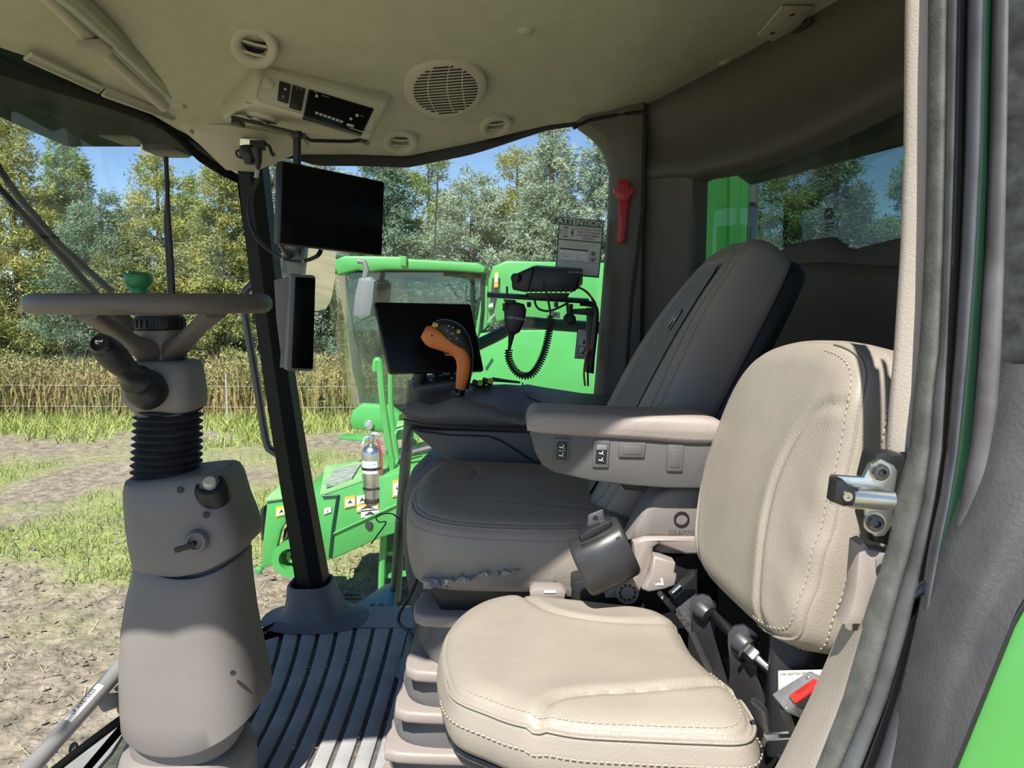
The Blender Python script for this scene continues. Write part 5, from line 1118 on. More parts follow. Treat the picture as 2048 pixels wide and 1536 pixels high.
# brake pedal pad
pdl = thing('brake_pedal', 'black ribbed rubber pedal between the column and the floor mat', 'pedal', P(490, 1340, 1.75))
pq = [P(478, 1248, 1.86), P(522, 1280, 1.84), P(500, 1340, 1.76), P(470, 1352, 1.76)]
pdp = link('pedal_plate', quadslab(G(), pq, .015, .003), 'black', pdl)
for k in range(9): link('pedal_rib', quadslab(G(), subq(pq, .06, .06+.1*k, .94, .11+.1*k, .0), .004, .0, .003), 'rubber', pdl)
link('pedal_mark', ringg(onq([V(p) for p in pq], .62, .45)+quadframe(pq)[3]*.003, .009, .013, .002, 20), 'rubber', pdl)
link('pedal_arm', G().tube([onq([V(p) for p in pq], .5, .6)-quadframe(pq)[3]*.02, V((-.72, 1.78, .08)), V((-.78, 1.72, .0))], .012, 8), 'black', pdl)
# ------------------------------------------------------------------ right console with stick, keypad and monitor
cs = thing('armrest_console', 'dark charcoal control console beyond the driver seat', 'console', P(1000, 900, 1.95))
def csec(px, yn, yf, yb, Yn, Yf, bl=.0):
    """cross-section at pixel column px: near top edge, far top edge, bottom"""
    a = P(px, yn, Yn); f = P(px, yf, Yf); b = P(px, yb, Yn); X = a.x
    rise = f.z
    return [V((X, Yn+.025, b.z)), V((X, Yn+.004, b.z+.02)), V((X, Yn, (a.z+b.z)/2)), V((X, Yn+.004, a.z-.012)), V((X, Yn+.014, a.z)), V((X, Yn+.03, a.z-.004+bl)), V((X, (Yn+Yf)/2, (a.z+rise)/2-.004+bl)), V((X, Yf-.03, rise)), V((X, Yf-.006, rise-.008)), V((X, Yf, rise-.05)), V((X, Yf-.03, b.z))]
secs = [(806, 818, 803, 836, 1.80, 1.92), (812, 806, 790, 846, 1.78, 2.0), (830, 804, 780, 854, 1.775, 2.05), (860, 812, 775, 858, 1.775, 2.08), (885, 806, 772, 860, 1.775, 2.10), (905, 798, 770, 861, 1.775, 2.10), (930, 799, 768, 862, 1.775, 2.10), (970, 808, 767, 864, 1.775, 2.10), (1010, 822, 766, 866, 1.775, 2.10), (1045, 832, 768, 868, 1.775, 2.10), (1060, 815, 766, 869, 1.775, 2.10), (1090, 812, 771, 870, 1.775, 2.10), (1190, 812, 784, 872, 1.775, 2.10), (1330, 815, 790, 875, 1.775, 2.10)]
body = link('console_body', G().loft([csec(*s) for s in secs]), 'charcoal', cs, 50)
lowp = [(818, 858), (1330, 872), (1330, 1000), (1080, 985), (960, 960), (885, 918), (852, 888)]
lb_ = link('console_lower', side(G(), lowp, 1.80, 2.08, .01), 'charcoal', cs, 40)
link('console_groove', G().tube(pp([(835, 862), (900, 870), (975, 872), (1000, 880), (1040, 905), (1085, 935)], 1.797), .0022, 6), 'black', lb_)
link('console_groove', G().tube(pp([(806, 838), (850, 848), (950, 852), (1100, 858), (1190, 860)], 1.772), .0018, 6), 'black', body)
link('console_groove', G().tube([P(x, y, Y) for x, y, Y in ((1045, 766, 2.05), (1046, 778, 1.93), (1058, 795, 1.82), (1085, 806, 1.772), (1190, 810, 1.772), (1300, 812, 1.772))], .0022, 6), 'black', body)
link('lid_edge', G().tube(pp([(912, 800), (960, 806), (1000, 818), (1035, 832), (1045, 838)], 1.768), .0025, 6), 'charcoal_top', body)
link('pedestal', G().hexa([V((-.14, 1.84, .008)), V((.30, 1.84, .008)), V((.30, 2.10, .008)), V((-.14, 2.10, .008)), V((-.05, 1.86, .56)), V((.30, 1.86, .56)), V((.30, 2.06, .56)), V((-.05, 2.06, .56))], .02), 'charcoal', cs)
# keypad with rotary knob
kq = [P(822, 752, 2.06), P(918, 742, 2.06), P(918, 764, 1.99), P(824, 776, 1.99)]
kp = link('keypad', quadslab(G(), kq, .03, .006), 'charcoal_top', cs); link('keypad_face', quadslab(G(), subq(kq, .18, .12, .98, .9, .001), .002, .001, .001), 'black', kp)
link('rotary_knob', G().lathe([(.016, -.004), (.017, .012), (.0145, .018), (.0, .019)], P(842, 756, 2.02), quadframe(kq)[3], 24), 'black', kp)
for k, (s, t) in enumerate(((.34, .32), (.46, .32), (.60, .30), (.78, .30), (.92, .28), (.42, .70), (.84, .66))):
    link('key_symbol', ringg(onq([V(p) for p in kq], s, t)+quadframe(kq)[3]*.003, .0022, .0034, .0005, 10) if k % 2 else G().prism([(-.003, -.002), (.003, -.002), (.003, .003)], (onq([V(p) for p in kq], s, t)+quadframe(kq)[3]*.003, X1, V((0, .6, .8)), quadframe(kq)[3]), 0, .0004), 'print_grey', kp)
for x, y in ((961, 768), (981, 764)):
    yb = link('paddle_switch', G().box(P(x-6, y-1, 2.03), (.03, .03, .014), (V((.9, 0, -.3)).normalized(), Y1, V((.3, 0, .9)).normalized()), .004), 'black', cs); link('paddle_cap', G().box(P(x, y-2, 2.02), (.013, .031, .012), (V((.9, 0, -.3)).normalized(), Y1, V((.3, 0, .9)).normalized()), .002), 'yellow', yb)
g = G()
for k in range(5): g.tube([P(930+k*12, 770, 2.07), P(985, 761-k*1.2, 2.05+.01*k), P(1040, 765, 2.06)], .003, 6)
link('ridge_lines', g, 'black', cs)
# control stick
js = thing('control_stick', 'orange and black multi-button control stick on the console', 'joystick', P(917, 800, 1.88))
JY = 1.88
def blob(path, sec, m, nm, par, Yoff=0.0, n=20):
    """path: (px,py) centre line; sec: (half width px, half depth m) at each station"""
    c = [P(x, y, JY+Yoff) for x, y in path]; R = []
    for i, p in enumerate(c):
        t = (c[min(i+1, len(c)-1)]-c[max(i-1, 0)]); t.y = 0; t.normalize(); s_d = V((-t.z, 0, t.x)); hwp, hd = sec[i]
        R.append([p+s_d*(hwp*JY/FPX*x)+Y1*(hd*y) for x, y in superell(1, 1, 2.5, n)])
    return link(nm, G().loft(R), m, par, 60)
gpath = cr([(921, 778), (926, 752), (928, 728), (923, 708), (908, 694), (886, 682), (864, 672), (848, 664)], 4)
gsec = cr([(10, .015), (14, .019), (15, .021), (16, .022), (17, .023), (20, .026), (22, .026), (13, .02)], 4)
grip = blob(gpath, gsec, 'orange', 'grip', js)
bpath = cr([(931, 776), (937, 745), (938, 715), (932, 695), (920, 680), (903, 664), (884, 652), (866, 651)], 4)
bsec = cr([(7, .014), (7, .016), (9, .018), (13, .024), (21, .030), (23, .032), (15, .030), (6, .022)], 4)
bh = blob(bpath, bsec, 'black', 'black_back', js, .004)
# button plate facing the camera on the black head
for x, y, w_, h_, m_ in ((870, 650, 13, 10, 'yellow'), (917, 663, 8, 9, 'yellow'), (897, 652, 7, 5, 'charcoal'), (906, 655, 6, 5, 'charcoal'), (895, 661, 6, 5, 'charcoal'), (905, 667, 8, 7, 'charcoal'), (914, 677, 7, 5, 'charcoal'), (900, 677, 6, 4, 'charcoal')):
    bt = link('stick_button', side(G(), [(x-w_/2, y+h_*.3), (x-w_*.3, y-h_/2), (x+w_/2, y-h_*.25), (x+w_*.45, y+h_*.35), (x, y+h_/2)], JY-.034, JY-.016, .0015), m_, bh)
    link('button_mark', side(G(), [(x-1.4, y-1.5), (x+1.6, y-.6), (x+.4, y+1.8)], JY-.0344, JY-.0338), 'sticker_dark' if m_ == 'yellow' else 'print_grey', bt)
link('trigger', side(G(), [(886, 704), (890, 700), (900, 702), (901, 709), (890, 710)], JY-.014, JY+.014, .003), 'black', js)
link('trigger_guard', side(G(), [(888, 711), (905, 704), (918, 706), (912, 712)], JY-.012, JY+.012, .002), 'orange', js)
link('screw_hole', G().lathe([(.003, 0), (.001, -.001)], P(864, 671, JY-.0265), (0, -1, 0), 10), 'black', js)
link('stick_collar', G().tube([P(921, 774, JY), P(918, 800, JY)], [.013, .011], 14), 'black', js)
link('stick_base', side(G(), [(902, 786), (906, 778), (922, 792), (921, 806), (902, 806)], JY-.02, JY+.03, .003), 'black', js)
link('shaft_gleam', G().tube(pp([(917, 787), (915, 800)], JY-.016), .004, 8), 'steel', js)
# console monitor
mq = [P(748, 603, 2.02), P(942, 607, 2.10), P(969, 742, 2.06), P(779, 747, 1.98)]
mo = thing('console_monitor', 'black touchscreen leaning behind the orange control stick', 'monitor', P(860, 747, 2.0))
link('screen_housing', quadslab(G(), mq, .022, .006), 'black', mo); link('screen', quadslab(G(), subq(mq, .015, .02, .985, .98, .0005), .002, .0006, .001), 'screen', mo)
link('mount_arm', G().tube([onq([V(p) for p in mq], .5, .7)+V((0, .03, 0)), P(880, 790, 2.1)], .015, 10), 'black', mo)

# ------------------------------------------------------------------ hanging monitor on its bracket
hm = thing('hanging_monitor', 'black display hanging on a pole from the roof panel', 'monitor', P(664, 500, 1.85))
hq = [P(563, 320, 1.74), P(770, 363, 1.93), P(765, 512, 1.93), P(558, 488, 1.74)]
link('screen_housing', quadslab(G(), hq, .030, .006), 'black', hm); link('screen', quadslab(G(), subq(hq, .012, .02, .988, .98, .0005), .002, .0006, .001), 'screen', hm)
link('pole', G().tube(pp([(594, 268), (594, 335)], 1.86), .0095, 14), 'black', hm)
link('ball_joint', G().lathe([(.004, -.02), (.014, -.014), (.02, 0), (.014, .014), (.004, .02)], P(600, 345, 1.86), (0, 0, 1), 16), 'black', hm)
# mounting rail it hangs from
ml = thing('monitor_bracket', 'black bent steel rail fixed under the overhead panel', 'bracket', P(600, 270, 1.87))
g = G(); g.hexa([P(462, 238, 1.84), P(612, 275, 1.86), P(612, 275, 1.90), P(462, 238, 1.88)]+[q_+V((0, 0, .009)) for q_ in (P(462, 238, 1.84), P(612, 275, 1.86), P(612, 275, 1.90), P(462, 238, 1.88))], .002)
link('rail', g, 'black', ml); link('rail', G().tube([P(606, 272, 1.87), P(622, 281, 1.88), P(700, 283, 1.95), P(735, 279, 1.98)], .0045, 8), 'black', ml)
link('clip', side(G(), [(460, 246), (464, 236), (480, 240), (478, 249)], 1.84, 1.88, .002), 'black', ml); link('clip', side(G(), [(716, 281), (722, 274), (736, 280), (730, 286)], 1.96, 2.0, .002), 'black', ml)
link('socket', G().lathe([(.012, -.006), (.014, 0), (.012, .01)], P(594, 272, 1.86), (0, 0, 1), 14), 'black', ml)
# corner post display
cd_ = thing('post_display', 'tall narrow grey-framed display on the front pillar', 'display', P(600, 745, 2.1))
cq = [P(582, 547, 2.06), P(633, 551, 2.10), P(628, 743, 2.10), P(573, 742, 2.06)]
link('display_body', quadslab(G(), cq, .035, .008), 'grey_plastic', cd_); link('display_glass', quadslab(G(), subq(cq, .17, .03, .95, .97, .0), .003, .003, .0015), 'screen', cd_)
link('mount_bracket', side(G(), [(547, 560), (583, 551), (576, 700), (560, 702), (552, 640)], 2.09, 2.235, .004), 'taupe', cd_); link('clamp', side(G(), [(561, 700), (578, 702), (572, 737), (559, 735)], 2.09, 2.12, .003), 'grey_plastic', cd_)
# ------------------------------------------------------------------ overhead: panel, radio, vents, speaker, shade
A_, B_, Cc, D_ = P(512, 126, 1.80), P(778, 206, 1.90), P(742, 276, 1.88), P(510, 206, 1.78)
E_, F_ = P(742, 284, 2.0), P(448, 246, 1.97)
A2, B2, F2, E2 = A_+V((-.02, .03, .06)), B_+V((.02, .04, .06)), F_+V((-.02, .0, .10)), E_+V((.02, .02, .10))
op = thing('overhead_panel', 'cream moulded overhead panel holding radio and switches', 'panel', (A_+Cc)/2)
b = bmesh.new(); vv = [b.verts.new(p) for p in (A_, B_, Cc, D_, E_, F_, A2+V((0, .06, .03)), B2+V((0, .06, .03)), E2, F2, P(448, 236, 1.90))]
for f in ((0, 1, 2, 3), (3, 2, 4, 5), (1, 0, 6, 7), (5, 4, 8, 9), (2, 1, 7, 8, 4), (10, 5, 9), (0, 3, 10), (3, 5, 10), (6, 0, 10, 9), (7, 6, 9, 8)): b.faces.new([vv[i] for i in f])
bmesh.ops.recalc_face_normals(b, faces=b.faces); bmesh.ops.bevel(b, geom=list(b.edges), offset=.010, segments=4, profile=.5, affect='EDGES')
pb_ = link('panel_shell', G().bm(b), 'ceiling_plastic', op, 50)
FQ = [A_, B_, Cc, D_]; fq_n = quadframe(FQ)[3]
inl_ = subq(FQ, .03, .08, .955, .93, .0)
g = G(); q, u, v, n = quadframe(inl_); pl = rrect(u.length, v.length, .016); ctr = sum(q, V((0, 0, 0)))/4; uu, vv_ = u.normalized(), v.normalized()
g.tube([ctr+uu*x+vv_*y+n*.0015 for x, y in pl]+[ctr+uu*pl[0][0]+vv_*pl[0][1]+n*.0015], .0016, 6); link('panel_bead', g, 'ceiling_plastic', op)
def slabon(s0, t0, s1, t1, m_, nm, par, h=.003, bev=.0015, base=FQ): return link(nm, quadslab(G(), subq(base, s0, t0, s1, t1, 0), .006, bev, h), m_, par)
s1_ = slabon(.175, .28, .262, .78, 'black', 'rocker_switch', op, .005, .002)
link('switch_symbol', G().prism([(-.003, -.002), (.003, -.002), (.003, .001), (0, .003), (-.003, .002)], (onq(FQ, .225, .46)+fq_n*.0055, uu, -vv_, fq_n), 0, .0004), 'print_grey', s1_); link('switch_symbol', ringg(onq(FQ, .215, .66)+fq_n*.0055, .0018, .0027, .0004, 12), 'print_grey', s1_)
s2_ = slabon(.275, .28, .375, .87, 'black', 'rocker_switch', op, .005, .002)
slabon(.295, .36, .355, .78, 'black_gloss', 'switch_rocker', s2_, .0065, .001)
for s in (.31, .345): link('switch_symbol', G().lathe([(.0013, 0), (.0013, .0004)], onq(FQ, s, .345)+fq_n*.0062, fq_n, 8), 'print_grey', s2_)
link('round_button', G().lathe([(.012, 0), (.0125, .002), (.010, .004), (.0, .0045)], onq(FQ, .095, .42)+fq_n*.000, fq_n, 20), 'ceiling_plastic', op)
# car radio
rd = thing('car_radio', 'black car stereo set into the overhead panel', 'radio', onq(FQ, .68, .9))
RQ = subq(FQ, .398, .26, .915, 1.0, .0)
link('radio_body', quadslab(G(), RQ, .02, .002, .004), 'black', rd); link('radio_face', quadslab(G(), subq(RQ, .02, .04, .98, .96, .004), .003, .001, .001), 'screen', rd)
rn = quadframe(RQ)[3]
for k in range(7): link('preset_button', quadslab(G(), subq(RQ, .17+.068*k, .70+.006*k, .222+.068*k, .78+.006*k, .005), .002, .0004, .0008), 'print_grey', rd)
link('preset_button', quadslab(G(), subq(RQ, .70, .77, .82, .86, .005), .002, .0004, .0008), 'print_grey', rd)
for s, t, r in ((.13, .18, .0035), (.80, .42, .0038), (.73, .60, .0034)): link('radio_knob', G().lathe([(r, 0), (r, .002), (r*.7, .0026), (0, .0028)], onq(RQ, s, t)+rn*.0055, rn, 14), 'print_grey', rd)
q, u, v, n = quadframe(RQ); link('lettering', G().text('Bluetooth', onq(q, .2, .10)+n*.006, u, -v, .0042, 'LEFT'), 'print_grey', rd); link('lettering', G().text('XM', onq(q, .08, .07)+n*.006, u, -v, .0045, 'LEFT'), 'print_grey', rd); link('lettering', G().text('PWR', onq(q, .85, .40)+n*.006, u, -v, .004, 'LEFT'), 'print_grey', rd)
# dome light under the panel
UQ = [D_, Cc, E_, F_]; un = quadframe(UQ)[3]
dl = thing('dome_light', 'small round dome light with a black switch under the overhead panel', 'light', P(525, 228, 1.84))
dc = PN(525, 228, D_, un)+un*.010; du = (Cc-D_).normalized(); dv = un.cross(du)
link('bezel', G().prism([(x, y) for x, y in superell(.036, .030, 2.2, 30)], (dc, du, dv, un), -.014, .005, .0025), 'ceiling_plastic', dl)
link('dome_lens', G().lathe([(.014, 0), (.013, .005), (.009, .008), (0, .009)], PN(515, 226, D_, un)+un*.014, un, 20), mat('dome', (.55, .55, .52), .3), dl)
link('light_switch', G().box(PN(539, 231, D_, un)+un*.015, (.011, .014, .006), (du, dv, un), .001), 'black', dl)
link('slot_mark', G().box(PN(497, 205, D_, un)+un*.001, (.012, .004, .002), (du, dv, un), .0008), 'taupe', op)

# round air vents
def vent(px, py, r, label, tilt, rot):
    p, n = ceil_hit(px, py); n = (n+V(tilt)).normalized(); p = p+n*(.35*r*V(tilt).length+.004); t = thing('air_vent', label, 'vent', p, 'round roof air vents')
    a = V((math.cos(rot), math.sin(rot), 0)); a = (a-n*a.dot(n)).normalized(); b_ = n.cross(a)
    link('vent_ring', G().lathe([(r*1.02, -.05), (r, .003), (r*.93, .007), (r*.82, .009), (r*.60, .006), (r*.52, -.002), (r*.50, -.02)], p, n, 36, caps=False), 'ceiling_plastic', t, 50)
    link('vent_cavity', G().lathe([(r*.56, -.016), (0, -.016)], p, n, 24), 'black', t)
    for k in (-.24, .12):
        m_ = p+b_*(r*k*1.3); hw_ = math.sqrt(max(.01, .52**2-(k*1.3)**2))*r
        link('louvre', G().tube([m_-a*hw_, m_+n*.003, m_+a*hw_], .0032, 6), 'ceiling_plastic', t)
    link('vent_barrel', G().prism([(x, y) for x, y in superell(r*.46, r*.10, 3, 18)], (p+b_*(r*.0)-n*.008, a, b_, n), -.003, .003), 'steel_dark', t)
vent(510, 85, .050, 'round roof vent above the overhead panel', (.15, -.75, -.1), .5)
vent(801, 278, .046, 'round roof vent right of the radio near the window edge', (0, -.28, 0), .15)
vent(991, 246, .045, 'round roof vent closest to the taupe corner pillar', (.05, -.25, 0), .1)
# speaker grille
p, n = ceil_hit(890, 166); n = (n+V((0, -.25, 0))).normalized(); p = p+n*.014; sp = thing('roof_speaker', 'large round slotted speaker grille in the headliner', 'speaker', p)
a = (X1-n*X1.dot(n)).normalized(); b_ = n.cross(a); SR = .100
link('grille_plate', G().lathe([(SR*1.01, -.05), (SR, .003), (SR*.96, .008), (SR*.80, .010), (0, .011)], p, n, 48), 'ceiling_plastic', sp, 50)
for k in range(17):
    y = -.074+.148*k/16; hw_ = math.sqrt(max(0, .078**2-y*y)); x0 = -hw_
    cuts = [-hw_]+[c for c in (-.042+.30*(y*y)*10, .004+.2*(y*y)*10, .040+.1*(y*y)*10) if -hw_+.006 < c < hw_-.006]+[hw_]
    for c0_, c1_ in zip(cuts[:-1], cuts[1:]):
        if c1_-c0_ > .006: link('slot', G().box(p+a*((c0_+c1_)/2)+b_*y+n*.0108, (c1_-c0_-.003, .0034, .0012), (a, b_, n)), 'black', sp)
# small headliner buttons and hinge plate by the rear seam
for x, y, lb in ((1052, 62, 'flat fabric-coloured push button in the open headliner'), (1450, 124, 'flat push button in the headliner near the rear seam')):
    p, n = ceil_hit(x, y); bt = thing('trim_button', lb, 'button', p, 'headliner push buttons'); link('cap', G().lathe([(.018, -.004), (.018, .001), (.014, .004), (0, .005)], p, n, 24), 'headliner', bt)
hpq = [ceil_hit(*c)[0] for c in ((1562, 8), (1625, 8), (1572, 86), (1512, 68))]
hc = thing('hinge_plate', 'cream cover plate with two screws above the dark slot at the rear seam', 'plate', hpq[2])
hn = ceil_hit(1560, 50)[1]; link('plate', G().hexa([q_-hn*-.002 for q_ in hpq]+[q_+hn*.008 for q_ in hpq], .002), 'ceiling_plastic', hc)
for x, y in ((1583, 22), (1543, 59)): q_, n_ = ceil_hit(x, y); link('screw', G().lathe([(.007, .0), (.005, .002), (0, .001)], q_+hn*.008, hn, 14), 'black', hc)
g = G(); sl = [ceil_hit(*c)[0]+hn*.012 for c in ((1545, 82), (1618, 26), (1618, 42), (1560, 86))]; g.hexa([q_ for q_ in sl]+[q_+V((.004, .0, -.010)) for q_ in sl]); link('dark_slot', g, 'black', hc)
# roller sun shade and recesses in the front roof trim
rs = thing('roller_shade', 'rolled sun shade in a ribbed cassette along the windshield header', 'sun shade', P(250, 110, 1.65))
def rail(pts, r, m_, nm, flat=None): link(nm, G().tube([P(x, y, Y) for x, y, Y in pts], r, 12, True, flat), m_, rs)
mat('shade_metal', (.30, .33, .24), .3, var=.1, vscale=20, metal=.3)
rail([(80, -50, 1.33), (140, -8, 1.40), (250, 96, 1.66), (345, 190, 1.90)], .022, 'shade_metal', 'cassette_tube')
rail([(60, -40, 1.33), (110, 8, 1.41), (225, 120, 1.68), (328, 213, 1.90)], .014, 'ceiling_plastic', 'front_rail')
rail([(70, -48, 1.34), (125, -2, 1.41), (240, 108, 1.67), (336, 204, 1.90)], .010, 'shade_metal', 'shade_roll')
link('pull_tab', G().hexa([P(150, 92, 1.50), P(205, 88, 1.56), P(228, 108, 1.60), P(190, 120, 1.60)]+[q_+V((0, 0, .012)) for q_ in (P(150, 92, 1.50), P(205, 88, 1.56), P(228, 108, 1.60), P(190, 120, 1.60))], .003), 'ceiling_plastic', rs)
link('end_bracket', G().box(P(345, 196, 1.91), (.06, .03, .05), None, .006), 'ceiling_plastic', rs)
def recess(c, lb):
    pts = [P(x, y, Y) for x, y, Y in c]; t = thing('trim_recess', lb, 'trim', pts[0], 'recesses in the front roof trim'); cc = sum(pts, V((0, 0, 0)))/len(pts)
    link('recess_floor', G().hexa([q_ for q_ in pts]+[q_+V((0, 0, .006)) for q_ in pts], .002), 'headliner', t)
    g = G(); g.tube(pts+[pts[0]], .004, 6); link('recess_edge', g, 'ceiling_plastic', t)
recess([(50, 118, 1.53), (62, 108, 1.53), (205, 176, 1.75), (196, 184, 1.75)], 'long shallow recess in the roof trim between header and shade')
recess([(205, 190, 1.75), (214, 178, 1.76), (352, 232, 1.96), (345, 240, 1.95)], 'shorter shallow recess in the roof trim next to the corner cover')
# corner cover above the front pillar with power outlet and cables
cc_ = [(345, 243, 1.99), (450, 246, 2.02), (600, 272, 2.08), (620, 296, 2.20), (560, 322, 2.20), (508, 344, 2.19), (452, 340, 2.17), (400, 290, 2.08)]
pts = [P(x, y, Y) for x, y, Y in cc_]; cen = P(500, 290, 2.07)
g = G(); g.loft([[q_+V((-.01, .03, .10)) for q_ in pts], pts, [cen+(q_-cen)*.92+V((0, -.008, -.002)) for q_ in pts], [cen+(q_-cen)*.5+V((0, -.012, -.0)) for q_ in pts]]); tcv = struct('trim_5', g, 'ceiling_plastic', 'cream corner cover above the front pillar', 50)
link('screw_hole', G().lathe([(.006, 0), (.003, .001)], P(384, 263, 1.985), (.2, -1, -.4), 12), 'taupe', tcv); link('button', G().lathe([(.011, 0), (.009, .004), (0, .005)], P(545, 312, 2.07), (.1, -1, -.3), 16), 'ceiling_plastic', tcv)
po = thing('power_outlet', 'steel power outlet plate with black plugs on the corner cover', 'outlet', P(500, 300, 2.03))
oq = [P(480, 276, 2.04), P(526, 280, 2.04), P(524, 304, 2.05), P(478, 300, 2.05)]
link('outlet_plate', quadslab(G(), oq, .02, .002), 'zinc', po)
link('outlet_cap', side(G(), [(498, 279), (528, 280), (526, 298), (500, 300)], 2.015, 2.04, .003), 'black', po)
link('plug', G().tube(pp([(492, 292), (494, 306), (500, 316), (500, 328)], 2.01), [.016, .020, .018, .013], 14), 'black', po)
link('plug', G().tube(pp([(512, 296), (514, 306), (517, 322), (516, 336)], 2.0), [.015, .013, .009, .006], 12), 'black', po)
link('cap_strap', G().tube([P(x, y, 2.005) for x, y in cr([(482, 300), (473, 303), (475, 312), (487, 318)], 5)], .003, 6), 'black', po); link('cap_strap', G().tube([P(x, y, 2.02) for x, y in cr([(528, 287), (538, 292), (543, 304), (548, 312)], 5)], .004, 6), 'black', po)
cbl = thing('monitor_cable', 'thin black cable looping from the outlet to the hanging monitor', 'cable', P(560, 515, 1.9))
path = cr([(516, 336, 2.0), (514, 356, 2.0), (502, 385, 2.0), (497, 420, 1.99), (503, 455, 1.98), (520, 485, 1.95), (545, 505, 1.92), (575, 520, 1.88), (605, 522, 1.86), (632, 512, 1.86), (640, 500, 1.87)], 6)
link('cord', G().tube([P(*q_) for q_ in path], .0036, 8), 'black', cbl); link('cord', G().tube([P(q_[0]+4, q_[1]+1, q_[2]+.004) for q_ in path[5:]], .0028, 8), 'black', cbl)
link('cable_tag', G().tube(pp([(515, 340), (512, 356)], 1.997), .006, 8), 'print_grey', cbl)
for t in (40, 48): link('cable_tie', G().tube([P(*path[t]), P(*path[t+1])], .0055, 8), 'grey_plastic', cbl)
# ------------------------------------------------------------------ right rear: radio shelf, notices, rescue tool
rbk = thing('radio_shelf', 'black flat-bar shelf bracket on the corner pillar', 'bracket', P(1188, 745, 2.12))
link('shelf_bar', G().hexa([P(974, 595, 2.06), P(1178, 608, 2.10), P(1178, 604, 2.16), P(974, 591, 2.12)]+[q_+V((0, 0, .010)) for q_ in (P(974, 595, 2.06), P(1178, 608, 2.10), P(1178, 604, 2.16), P(974, 591, 2.12))], .002), 'black', rbk)
link('upright', G().tube([P(x, y, 2.13) for x, y in cr([(1160, 606), (1180, 608), (1190, 616), (1192, 640), (1186, 700), (1180, 745)], 5)], .008, 8), 'black', rbk)
link('mount_plate', side(G(), [(1175, 615), (1197, 618), (1188, 748), (1172, 745)], 2.145, 2.175, .003), 'black', rbk)
link('spacer', side(G(), [(1145, 618), (1192, 616), (1190, 632), (1146, 628)], 2.13, 2.15, .002), 'black', rbk)
link('post_screw', G().tube(pp([(1014, 590), (1014, 573)], 2.08), .003, 8), 'steel_dark', rbk)
for x in (1058, 1112): link('nut', G().lathe([(.006, 0), (.006, -.012), (.004, -.014)], P(x, 604, 2.10), (0, 0, 1), 8), 'steel_dark', rbk)
link('ball_stem', G().tube(pp([(1139, 608), (1139, 634)], 2.09), [.010, .007], 12), 'black', rbk)
link('ball', G().lathe([(.002, -.018), (.010, -.015), (.016, -.008), (.018, 0), (.016, .008), (.010, .015), (.002, .018)], P(1139, 639, 2.09), (0, 0, 1), 20), 'rubber', rbk)
# two-way radio on the shelf
tr = thing('two_way_radio', 'black two-way radio set standing on the shelf bracket', 'radio', P(1095, 590, 2.12))
RF = [P(1024, 553, 2.02), P(1066, 534, 2.10), P(1066, 577, 2.10), P(1024, 583, 2.02)]
f_ = [P(1026, 583, 2.03), P(1064, 580, 2.16), P(1166, 570, 2.20), P(1144, 582, 2.05)]; t_ = [P(1023, 552, 2.03), P(1067, 532, 2.16), P(1167, 541, 2.20), P(1150, 548, 2.05)]
link('case', G().hexa([P(1050, 584, 2.05), P(1150, 584, 2.05), P(1166, 570, 2.20), P(1066, 570, 2.20), P(1068, 534, 2.05), P(1167, 541, 2.05), P(1166, 536, 2.20), P(1068, 530, 2.20)], .006), 'black', tr)
link('front_panel', G().hexa([P(1024, 580, 2.05), P(1056, 586, 2.04), P(1062, 572, 2.19), P(1034, 570, 2.19), P(1022, 553, 2.05), P(1068, 533, 2.04), P(1070, 530, 2.19), P(1030, 548, 2.19)], .006), 'black', tr)
link('volume_knob', G().lathe([(.012, 0), (.012, .012), (.009, .014), (0, .014)], P(1034, 556, 2.045), (-.5, -.85, 0), 18), 'rubber', tr)
g = G()
for k in range(9): g.box(P(1062+k*10, 581, 2.045), (.004, .01, .012), None)
link('heat_sink_fins', g, 'black', tr, kind='stuff')
link('maker_mark', G().text('MOTOROLA', P(1152, 545, 2.046), X1, Z1, .008), 'print_grey', tr)
link('cradle', side(G(), [(1052, 586), (1140, 586), (1134, 598), (1060, 596)], 2.06, 2.14, .003), 'black', tr)
# hand microphone with coiled cord
mc = thing('hand_microphone', 'black hand microphone with coiled cord hanging from the shelf', 'microphone', P(1028, 668, 2.06))
link('mic_body', side(G(), [(1014, 607), (1028, 603), (1048, 608), (1053, 620), (1050, 642), (1040, 664), (1030, 670), (1016, 668), (1009, 650), (1008, 622)], 2.03, 2.065, .008), 'black', mc, 50)
link('talk_button', side(G(), [(1005, 607), (1013, 605), (1013, 622), (1005, 622)], 2.035, 2.06, .003), 'black', mc)
link('hang_clip', side(G(), [(1006, 598), (1032, 600), (1028, 612), (1014, 612)], 2.06, 2.08, .002), 'black', mc)
link('maker_mark', G().text('MOTOROLA', P(1033, 637, 2.0295), V((1, 0, -.1)), Z1, .009), 'print_grey', mc); link('maker_mark', ringg(P(1023.5, 635, 2.029), .0016, .0028, .0003, 12), 'print_grey', mc)
link('strain_relief', G().tube(pp([(1023, 668), (1020, 690), (1018, 700)], 2.05), [.009, .005, .004], 10), 'rubber', mc)
cen_ = [P(x, y, 2.05) for x, y in cr([(1018, 700), (1017, 712), (1022, 728), (1034, 745), (1050, 752), (1066, 746), (1080, 725), (1090, 700), (1097, 670), (1101, 645), (1101, 632)], 14)]
cen_ = [V(p) for p in resample([tuple(p) for p in cen_], 560, False)]; hel = []
for i, p in enumerate(cen_):
    t = (cen_[min(i+1, 559)]-cen_[max(i-1, 0)]).normalized(); s_d = V((-t.z, 0, t.x)); a = i/560*2*math.pi*44; hel.append(p+s_d*(.0088*math.cos(a))+Y1*(.0088*math.sin(a)))
link('coil_cord', G().tube(hel, .0021, 5), 'rubber', mc, 60)
